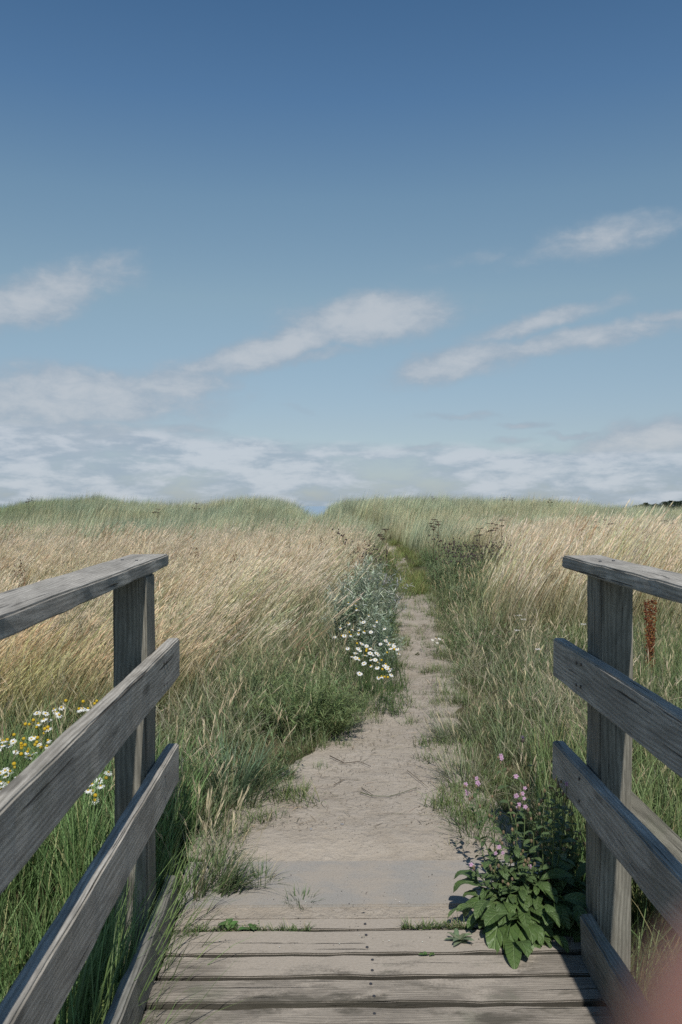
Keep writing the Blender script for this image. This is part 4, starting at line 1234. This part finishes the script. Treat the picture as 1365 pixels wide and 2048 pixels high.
for k in range(4):
    G = Geo()
    for i in range(5):
        a = 2*PI*i/5+R(-.1, .1)
        for s in (-.22, .22):
            dr = np.array([math.cos(a+s), math.sin(a+s), 0])
            G.ribbon([dr*.001, dr*.0065+np.array([0, 0, .001]), dr*.0115-np.array([0, 0, R(-.002, .004)])], [.0022, .0046, .0022], (-math.sin(a+s), math.cos(a+s), 0), [jit((.42, .22, .36), .1), jit((.50, .32, .46), .1), jit((.56, .40, .52), .1)])
    G.tube([(0, 0, -.012), (0, 0, -.005), (0, 0, 0)], [.002, .0036, .0026], [(.2, .12, .12)]*3, 6)
    PINK.append(G.mesh("flower", M_PETAL))
def fl8(lst, Y): return [(*c8(x, y), Y+R(-.03, .03)) for x, y in lst]
campion("pink-flowered plant with opposite leaves in front, beside the sill's right end", (.66, 3.10, .08),
        [((*c8(310,1090),3.08), -.04), ((*c8(515,960),3.10), -.02), ((*c8(420,640),3.18), .0), ((*c8(600,1230),3.02), .0), ((*c8(745,1095),3.02), .02), ((*c8(640,760),3.12), .03)],
        fl8([(310,1075),(312,1100),(490,992),(542,990),(515,945),(745,1092),(605,1300)], 3.08), 7, .07)
campion("tallest pink-flowered plant, its flower spray held up left of the lower right rail", (.74, 3.20, .06),
        [((*c8(700,520),3.25), .02), ((*c8(660,640),3.2), -.05), ((*c8(530,290),3.35), -.03), ((*c8(750,700),3.2), .04), ((*c8(860,520),3.25), .03)],
        fl8([(705,512),(690,552),(642,570),(700,588),(665,632),(708,650),(655,660),(640,425)], 3.2)+fl8([(528,272),(532,292)], 3.35), 8, .075)
campion("pink-flowered stems leaning left over the sand edge", (.68, 3.36, .05),
        [((*c8(350,450),3.5), -.04), ((*c8(275,500),3.5), -.03), ((*c8(480,700),3.4), .0)],
        fl8([(348,438),(355,470),(362,480),(268,482),(282,548),(275,530)], 3.5), 6, .06)
campion("leafy stems with faded flower buds crossing the end of the lower right rail", (.84, 3.12, .06),
        [((*c8(940,420),3.0), .0), ((*c8(1015,490),2.98), .03), ((*c8(920,560),3.05), .0), ((*c8(870,640),3.1), -.03), ((*c8(1000,330),3.1), .02)],
        fl8([(1015,482)], 2.97), 8, .075)
campion("crowded leafy stems without flowers rising from the middle of the big leaves", (.70, 3.12, .05),
        [((*c8(560,1080),3.1), -.02), ((*c8(640,1000),3.12), .0), ((*c8(700,1080),3.1), .02), ((*c8(830,1060),3.12), .03), ((*c8(780,980),3.15), .0), ((*c8(880,1180),3.1), .02), ((*c8(480,1130),3.1), -.03), ((*c8(600,880),3.2), .0)],
        [], 9, .075)
campion("dark leafy stems in the shade between the plant and the right post", (.93, 3.30, .0),
        [((*c8(960,600),3.3), .0), ((*c8(1060,650),3.3), .0), ((*c8(900,920),3.2), .0), ((*c8(1010,1000),3.2), .0), ((*c8(900,700),3.35), .0), ((*c8(1000,760),3.3), .02), ((*c8(1060,820),3.25), .0), ((*c8(840,820),3.3), -.02), ((*c8(1120,900),3.2), .0), ((*c8(760,900),3.35), -.02)],
        [], 9, .08)
# knapweed with one dark purple head
kb = np.array([.78, 3.42, .03]); kt = at(*c8(690, 160), 3.45)-kb
t = thing("knapweed", "single dark purple thistle-like flower head on a thin stem above the pink flowers", "wildflower", tuple(kb))
G = Geo(); G.tube([(0, 0, 0), kt*.5+np.array([.02, 0, 0]), kt], [.0022, .0018, .0014], [(.14, .17, .08)]*3, 5); G.build("stem", M_LEAF, t)
G = Geo(); G.ball(kt, .0085, (.10, .085, .07), 8, 5, 1.1)
for i in range(46):
    a = R(0, 2*PI); e = kt+np.array([math.cos(a)*R(.003, .016), math.sin(a)*R(.003, .016), R(.012, .022)])
    G.ribbon([kt+np.array([0, 0, .005]), e], [.0016, .0], (-math.sin(a), math.cos(a), 0), [(.10, .06, .16), (.20, .12, .30)])
G.build("flower", M_PETAL, t)
for q in range(6):
    u = .2+.12*q; a = R(0, 6); put_leaf(t, random.choice(SMALLV), kt*u+np.array([.02*4*u*(1-u)*.5, 0, 0]), (math.cos(a), math.sin(a), .9), .05)

# rusty sorrel behind the right post ----------------------------------------------------
def sorrel(label, px, py0, py1, Y, n, w):
    b = at(px, py1, Y); b[2] = float(ground(b[0], b[1]))
    t = thing("rusty_dock", label, "dock", tuple(b))
    for i in range(n):
        top = at(px+w*(i-(n-1)/2), py0+R(0, 10)*abs(i-(n-1)/2), Y+R(-.05, .05))-b
        G = Geo(); G.tube([(0, 0, 0), top*.5+np.array([.004*i, 0, 0]), top], [.004, .003, .0015], [(.20, .09, .04)]*3, 5); G.build("stem", M_LEAF, t)
        G = Geo()
        for q in range(210):
            u = R(.22, 1); p = top*u; rr = R(.002, .030)*(1.15-u*.75); a = R(0, 2*PI)
            c = jit((.17, .055, .028) if R(0, 1) < .8 else (.30, .15, .05), .25)
            G.ball(p+np.array([rr*math.cos(a), rr*math.sin(a), R(-.012, .012)]), R(.004, .007), c, 4, 3, 1)
        tag(G.build("seed_spike", M_LEAF, t), kind="stuff")
sorrel("rust-red dock seed stalks seen between the right post and handrail", 1306, 1198, 1330, 6.6, 4, 7)

# dark thistles, umbels, dead stalks in the meadow -----------------------------------------
def thistle_proto(kind, k):
    S_ = Geo(); H = Geo()
    if kind == 'thistle':
        for i in range(4):
            a = R(0, 2*PI); e = np.array([R(-.20, .20), R(-.2, .2), R(.75, 1.05)])
            c = (.20, .235, .12)
            S_.tube([(R(-.04, .04), R(-.04, .04), 0), e*.55, e], [.006, .005, .003], [c]*3, 4)
            for q in range(12):
                u = R(.3, .95); aa = R(0, 2*PI); p = e*u
                S_.ribbon([p, p+np.array([math.cos(aa), math.sin(aa), .5])*R(.05, .10)], [.018, 0], (-math.sin(aa), math.cos(aa), .2), [jit((.20, .24, .13), .2)]*2)
            for q in range(7):
                h = e+np.array([R(-.10, .10), R(-.08, .08), R(-.13, .05)])
                S_.ribbon([e*.9, h], [.004, .003], (1, 0, 0), [c]*2)
                H.ball(h, R(.011, .017), jit((.085, .06, .055), .3), 6, 4, 1.1)
    elif kind == 'umbel':
        e = np.array([R(-.05, .05), 0, 1.0])
        S_.tube([(0, 0, 0), e*.5, e], [.006, .005, .004], [(.17, .12, .07)]*3, 5)
        heads = [(e, 1.0)]+[(e+np.array([R(-.16, .16), R(-.1, .1), R(-.16, -.05)]), .6) for _ in range(3)]
        for h, s in heads:
            S_.ribbon([e*.8, h], [.005, .004], (1, 0, 0), [(.17, .12, .07)]*2)
            for q in range(18):
                a = R(0, 2*PI); r = math.sqrt(R(0, 1))*.075*s
                p = h+np.array([r*math.cos(a), r*math.sin(a), .045*s+R(-.004, .008)])
                S_.ribbon([h, p], [.003, .002], (1, .3, 0), [(.15, .1, .06)]*2)
                H.ball(p, R(.007, .012), jit((.075, .05, .038), .3), 5, 3, .7)
    else:   # dead brown stalks
        for i in range(4):
            e = np.array([R(-.14, .14), R(-.1, .1), R(.6, .95)])
            S_.tube([(R(-.03, .03), 0, 0), e*.5+np.array([R(-.02, .02), 0, 0]), e], [.005, .004, .002], [(.22, .13, .07)]*3, 4)
            for q in range(26):
                u = R(.4, 1); p = e*u+np.array([R(-.025, .025), R(-.025, .025), 0])
                H.ball(p, R(.005, .010), jit((.20, .12, .07), .3), 4, 3, 1.2)
    return S_.mesh("stem", M_LEAF), H.mesh("seed_head", M_LEAF)
PRO = {k: [thistle_proto(k, i) for i in range(4)] for k in ('thistle', 'umbel', 'dead')}
NAMES = {'thistle': ('thistle', 'thistle'), 'umbel': ('dead_hogweed', 'seed head'), 'dead': ('dead_stalk', 'dead stalk')}
def meadow_plant(kind, px, py, Y, label, group=None, s=None):
    """py = height in the picture of the plant's top"""
    x = px2x(px, Y); z0 = float(ground(x, Y)); top = EYE-(py-HORY)/F*Y
    s = max(.35, (top-z0)/1.02) if s is None else s
    k = random.randrange(4)
    t = thing(NAMES[kind][0], label, NAMES[kind][1], (x, Y, z0), (0, 0, R(0, 6)), group)
    t.scale = (s if s < 1.2 else 1.1, s if s < 1.2 else 1.1, s)
    link_mesh("stem", PRO[kind][k][0], t); tag(link_mesh("seed_head", PRO[kind][k][1], t), kind="stuff")
gT = "dark-headed thistles in the patch above the bend of the path"
for px, py, Y in [(885,1076,13.4),(898,1082,13),(915,1074,13.6),(930,1080,13.2),(943,1072,13.8),(955,1086,12.8),(968,1078,13.5),(982,1070,14),(995,1082,13),(1008,1078,13.4),(905,1092,12.4),(948,1096,12.2),(1018,1094,12.6),(925,1100,11.8),(975,1096,12.4)]:
    meadow_plant('thistle', px, py, Y, "dark-headed thistle in the crowded patch above the bend of the path, right of centre", gT)
gU = "thistles scattered right of the main thistle patch"
for px, py, Y in [(1058,1080,12.5),(1075,1088,12.2),(1090,1096,11.5)]:
    meadow_plant('thistle', px, py, Y, "thistle in the loose trio between the thistle patch and the right handrail", gU)
meadow_plant('thistle', 690, 1064, 13, "lone thistle on the left verge just left of the bend in the path")
for px, py, Y in [(722,1082,12),(752,1092,11.5)]:
    meadow_plant('thistle', px, py, Y, "purplish thistle in the thicket behind the silvery plants", "thistles behind the silvery plants")
for px, py, Y, lab in [(868,1042,17,"brown flat-topped seed head furthest left above the thistle patch"),(880,1046,16.5,"second brown flat seed head, just right of the furthest left one"),(985,1050,15,"darkest broad seed head standing above the thistle patch"),(1006,1043,16,"flat dark seed head right of the darkest broad one"),
        (963,1060,15,"small seed head between thistle patch and the darkest broad one"),(775,1062,13,"upright brown seed head beside the far green lane"),
        (62,999,34,"tall seed head breaking the skyline at the far left"),(70,997,35,"tallest of the far-left skyline seed heads"),(864,994,36,"seed head breaking the skyline right of the notch"),(1010,996,35,"taller of the two skyline seed heads right of centre"),(1026,997,35,"shorter of the two skyline seed heads right of centre"),(1102,1001,33,"lone skyline seed head above the right handrail end"),
        (316,1020,24,"dark seed head on the dune face above the left handrail"),(392,1008,30,"small brown seed head on the dune left of the notch"),
        (1190,1046,17,"leftmost brown seed head of the row at the far right"),(1212,1042,18,"brown seed head just right of the row's leftmost"),(1230,1050,16,"low brown seed head in the middle of the far right row"),(1262,1046,18,"brown seed head right of the row's middle at far right"),(1300,1050,17,"second last brown seed head of the far right row"),(1335,1044,18,"brown seed head nearest the right edge of the picture"),(1352,1050,17,"squat seed head touching the right edge of the picture"),
        (1165,1062,15,"seed head just above the end of the right handrail")]:
    meadow_plant('umbel', px, py, Y, lab)
for px, py, Y, lab in [(590,1070,13,"rusty bunch of dead stalks in the golden grass left of the path's bend"),(388,1072,12,"dead stalk above the left handrail end"),(735,1060,14,"brown dead stalks left of the far lane"),(712,1066,13,"dead stalks beside the lone thistle"),(655,1062,14,"thin dead stalks below the notch in the dunes"),
        (52,1100,8.5,"dead stalk at the left edge above the handrail"),(75,1135,7,"short dead stalk close above the left handrail"),(470,1085,11,"slender dead stalk in the golden grass right of the left handrail"),(1082,1135,10,"brown dead stalk left of the right handrail end")]:
    meadow_plant('dead', px, py, Y, lab)
# yarrow-like white specks right of the path
for px, py, Y, lab in [(1040,1232,8.2,"tallest white-topped yarrow in the grass left of the right post"),(1050,1240,8.0,"white yarrow close beside the tallest one"),(1036,1262,7.6,"shorter yarrow below the tallest white-topped one"),(1078,1300,6.6,"yarrow nearest the end of the upper right rail"),(1170,1250,7.6,"yarrow head beside the right post's edge")]:
    b = at(px, py, Y); z0 = float(ground(b[0], Y))
    t = thing("yarrow", lab, "wildflower", (b[0], Y, z0)); h = b[2]-z0
    G = Geo(); G.tube([(0, 0, 0), (.01, 0, h*.5), (0, 0, h)], [.002, .0018, .0014], [(.15, .18, .1)]*3, 4); G.build("stem", M_LEAF, t)
    G = Geo()
    for i in range(22):
        a = R(0, 6.3); r = math.sqrt(R(0, 1))*.028; G.ball((r*math.cos(a), r*math.sin(a), h+R(-.003, .003)), .0045, jit((.62, .60, .55), .1), 5, 3, .7)
    G.build("flower", M_PETAL, t)

# ------------------------------------------------------------------ pines beyond the dunes, far right
M_NEEDLE = foliage_mat("pine_needles", 0.1)
def pine(px, top_py, Y, w, lab):
    x = px2x(px, Y); z0 = -2.4; top = EYE-(top_py-HORY)/F*Y
    h = top-z0
    t = thing("pine_tree", lab, "tree", (x, Y, z0))
    G = Geo(); G.tube([(0, 0, 0), (.1, 0, h*.5), (0, 0, h*.93)], [.28, .2, .06], [(.08, .065, .05)]*3, 7); G.build("trunk", M_LEAF, t)
    G = Geo()
    for i in range(1500):
        u = R(.12, 1); a = R(0, 2*PI); rr = w*(1-((u-.55)/.5)**2 if u > .55 else .55+.8*(u-.12))*math.sqrt(R(.15, 1))
        rr *= .75+.5*math.sin(a*3+u*9+px)
        p = np.array([rr*math.cos(a), rr*math.sin(a), h*u]); d = np.array([R(-1, 1), R(-1, 1), R(-.3, 1)])*R(.35, .7)
        G.ribbon([p-d*.5, p, p+d*.5], [.1, .42, 0], (R(-1, 1), R(-1, 1), R(-.4, .4)), [jit((.028, .042, .022), .3)]*3)
    G.build("crown", M_NEEDLE, t)
for px, tp, w, lab in [(1276,1010.5,1.8,"small outermost pine at the left end of the far tree line"),(1287,1009,2.0,"low pine second from the left in the far tree line"),(1296,1005.5,1.9,"pointed pine standing above its neighbours in the left half of the far tree line"),(1305,1009,2.2,"low round pine in the dip of the far tree line"),(1316,1007.5,2.1,"pine just right of the dip in the far tree line"),(1325,1009,2.0,"lowest pine in the right half of the far tree line"),
        (1335,1003,2.6,"first tall pine from the left in the tall end group"),(1347,1001,2.8,"tallest pine of the far tree line"),(1357,1002.5,2.5,"tall pine right of the tallest one"),(1368,1001.5,2.8,"tall pine cut by the right edge of the picture"),(1380,1004,2.8,"pine just outside the right edge of the picture")]:
    pine(px, tp+0.3, 300+R(-12, 12), w*1.25, lab)

# ------------------------------------------------------------------ litter on the sand
G = Geo()
for i in range(4200):
    y = 3.62+6.5*R(0, 1)**1.5; l, r = float(pathL(y)), float(pathR(y))
    u = R(0, 1); u = u if R(0, 1) < .5 else (0.5+0.5*math.copysign(abs(2*u-1)**.4, u-.5))
    x = l+(r-l)*u; z = float(ground(x, y))+.020
    a = R(0, PI); L = R(.006, .022) if R(0, 1) < .85 else R(.03, .09); d = np.array([math.cos(a), math.sin(a), 0])
    p = np.array([x, y, z]); c = jit(random.choice([(.07, .055, .04), (.10, .075, .05), (.32, .26, .17), (.14, .12, .07)]), .3)
    G.ribbon([p-d*L/2, p+np.array([R(-.003, .003), R(-.003, .003), R(.0, .004)]), p+d*L/2], [.001, R(.0016, .0035), .0008], (-math.sin(a), math.cos(a), .3), [c]*3)
tag(G.build("plant_litter", M_LEAF), "dark bits of straw and broken stems scattered over the sand", "litter", None, 'stuff')
M_STONE = plain_mat("grey_stone", (.25, .25, .26), .8, .3, .3, 90)
G = Geo()
for i in range(900):
    y = 2.9+6.2*R(0, 1)**1.3; l, r = float(pathL(y)), float(pathR(y)); x = R(l, r); z = (float(ground(x, y))+.017) if y > 3.6 else SLOPE*y+.003
    s = R(.0012, .0030)
    G.ball((x, y, z), s, jit(random.choice([(.12, .11, .10), (.5, .46, .4), (.65, .62, .56), (.2, .17, .14)]), .2), 5, 3, .6)
tag(G.build("grit", M_LEAF), "fine pale and dark grit lying on the sand", "grit", None, 'stuff')
def stone(label, px, py, s):
    Y = EYE*F/(py-990.0); x = px2x(px, Y)
    bm = bmesh.new(); bmesh.ops.create_icosphere(bm, subdivisions=2, radius=s)
    for v in bm.verts:
        k = 1+.25*(float(fbm(v.co.x*40+px, v.co.y*40+v.co.z*30, 1))-.5); v.co = Vector((v.co.x*1.5*k, v.co.y*k, v.co.z*.5*k))
    me = bpy.data.meshes.new("stone"); bm.to_mesh(me); bm.free(); me.materials.append(M_STONE)
    o = link_mesh("stone", me, None, (x, Y, float(ground(x, Y))+.018), (0, 0, R(0, 3)))
    tag(o, label, "stone")
stone("flat grey stone on the sand right of the lone green tuft", 574, 1672, .011)
stone("small dark pebble on the sand left of the path's middle", 622, 1665, .006)
stone("dark pebble near the middle of the wide sand", 685, 1658, .006)
stone("dark pebble in front of the right verge where the path narrows", 843, 1500, .007)
def twig(label, pts, r, col):
    G = Geo(); P = []
    for px, py in pts:
        Y = EYE*F/(py-990.0); x = px2x(px, Y); P.append((x, Y, float(ground(x, Y))+.022+R(0, .006)))
    G.tube(P, [r*(1-.7*i/len(P)) for i in range(len(P))], [col]*len(P), 5)
    o = G.build("twig", M_LEAF); tag(o, label, "twig")
twig("long curved green twig lying on the middle of the sand", [(722,1596),(745,1604),(780,1604),(810,1596),(835,1586)], .0028, (.10, .115, .06))
twig("short dark twig crossing the left end of the long green one", [(724,1586),(748,1604)], .002, (.07, .06, .04))
twig("thin dark twig at the sand's left, below the feathery bush", [(668,1580),(690,1568),(722,1568)], .002, (.12, .09, .06))
twig("dark root-like twig running out from under the feathery bush", [(660,1522),(690,1534),(718,1530),(742,1542)], .003, (.08, .06, .045))
twig("faint straight twig on the right half of the sand", [(815,1550),(838,1568),(858,1586)], .002, (.14, .11, .08))
twig("pale bent straw on the right half of the sand", [(862,1572),(885,1590),(905,1600)], .002, (.42, .34, .24))

# ------------------------------------------------------------------ the photographer's hand, out of focus at the lower right corner
def skin_mat():
    m, g, out = new_mat("skin")
    tc = g.new('ShaderNodeTexCoord')
    n = g.noise(tc.outputs['Object'], 90, 3, .6)
    p = principled(g, out, g.mix(n, (.24, .115, .085), (.32, .16, .12)), .5, None, .4)
    p.inputs['Subsurface Weight'].default_value = 0.15
    p.inputs['Subsurface Radius'].default_value = (.01, .004, .002)
    return m
M_SKIN = skin_mat()
def hand():
    me = bpy.data.meshes.new("hand")
    V = []; E = []; Rr = []
    def chain(pts, rad, start=None):
        prev = start
        for p, r in zip(pts, rad):
            V.append(p); Rr.append(r); i = len(V)-1
            if prev is not None: E.append((prev, i))
            prev = i
        return prev
    # camera space: +x right, +y away from the photographer, z up; metres from the eye point
    w = chain([(.085, -.060, -.130)], [.027])
    fa = chain([(.135, -.20, -.235), (.185, -.33, -.30)], [.034, .042], w)
    palm = chain([(.072, -.035, -.098), (.060, -.010, -.075)], [.026, .024], w)
    chain([(.044, .012, -.056), (.034, .024, -.042), (.0208, .029, -.0285), (.0160, .0305, -.0132)], [.0115, .0108, .0106, .0104], palm)      # index, its tip in the picture
    chain([(.060, .022, -.066), (.048, .040, -.062), (.038, .038, -.062)], [.0108, .0098, .0085], palm)
    chain([(.070, .016, -.082), (.058, .034, -.082), (.047, .034, -.083)], [.0102, .0094, .008], palm)
    chain([(.078, .004, -.098), (.067, .018, -.100), (.057, .021, -.101)], [.009, .0082, .007], palm)
    chain([(.050, -.045, -.085), (.030, -.038, -.066), (.014, -.026, -.055)], [.014, .0115, .0095], w)      # thumb
    me.from_pydata(V, E, [])
    ob = bpy.data.objects.new("hand", me)
    COL.objects.link(ob)
    ob.location = cam.location
    sk = ob.modifiers.new("skin", 'SKIN')
    for i, d in enumerate(me.skin_vertices[0].data):
        d.radius = (Rr[i], Rr[i]*.95); d.use_root = (i == 0)
    su = ob.modifiers.new("subdiv", 'SUBSURF'); su.levels = 2; su.render_levels = 2
    dg = bpy.context.evaluated_depsgraph_get()
    m2 = bpy.data.meshes.new_from_object(ob.evaluated_get(dg))
    ob.modifiers.clear()
    ob.data = m2; m2.name = "hand"
    m2.materials.clear(); m2.materials.append(M_SKIN)
    m2.polygons.foreach_set('use_smooth', [True]*len(m2.polygons))
    tag(ob, "blurred pinkish fingertip of the photographer's hand at the lower right corner", "hand")
hand()
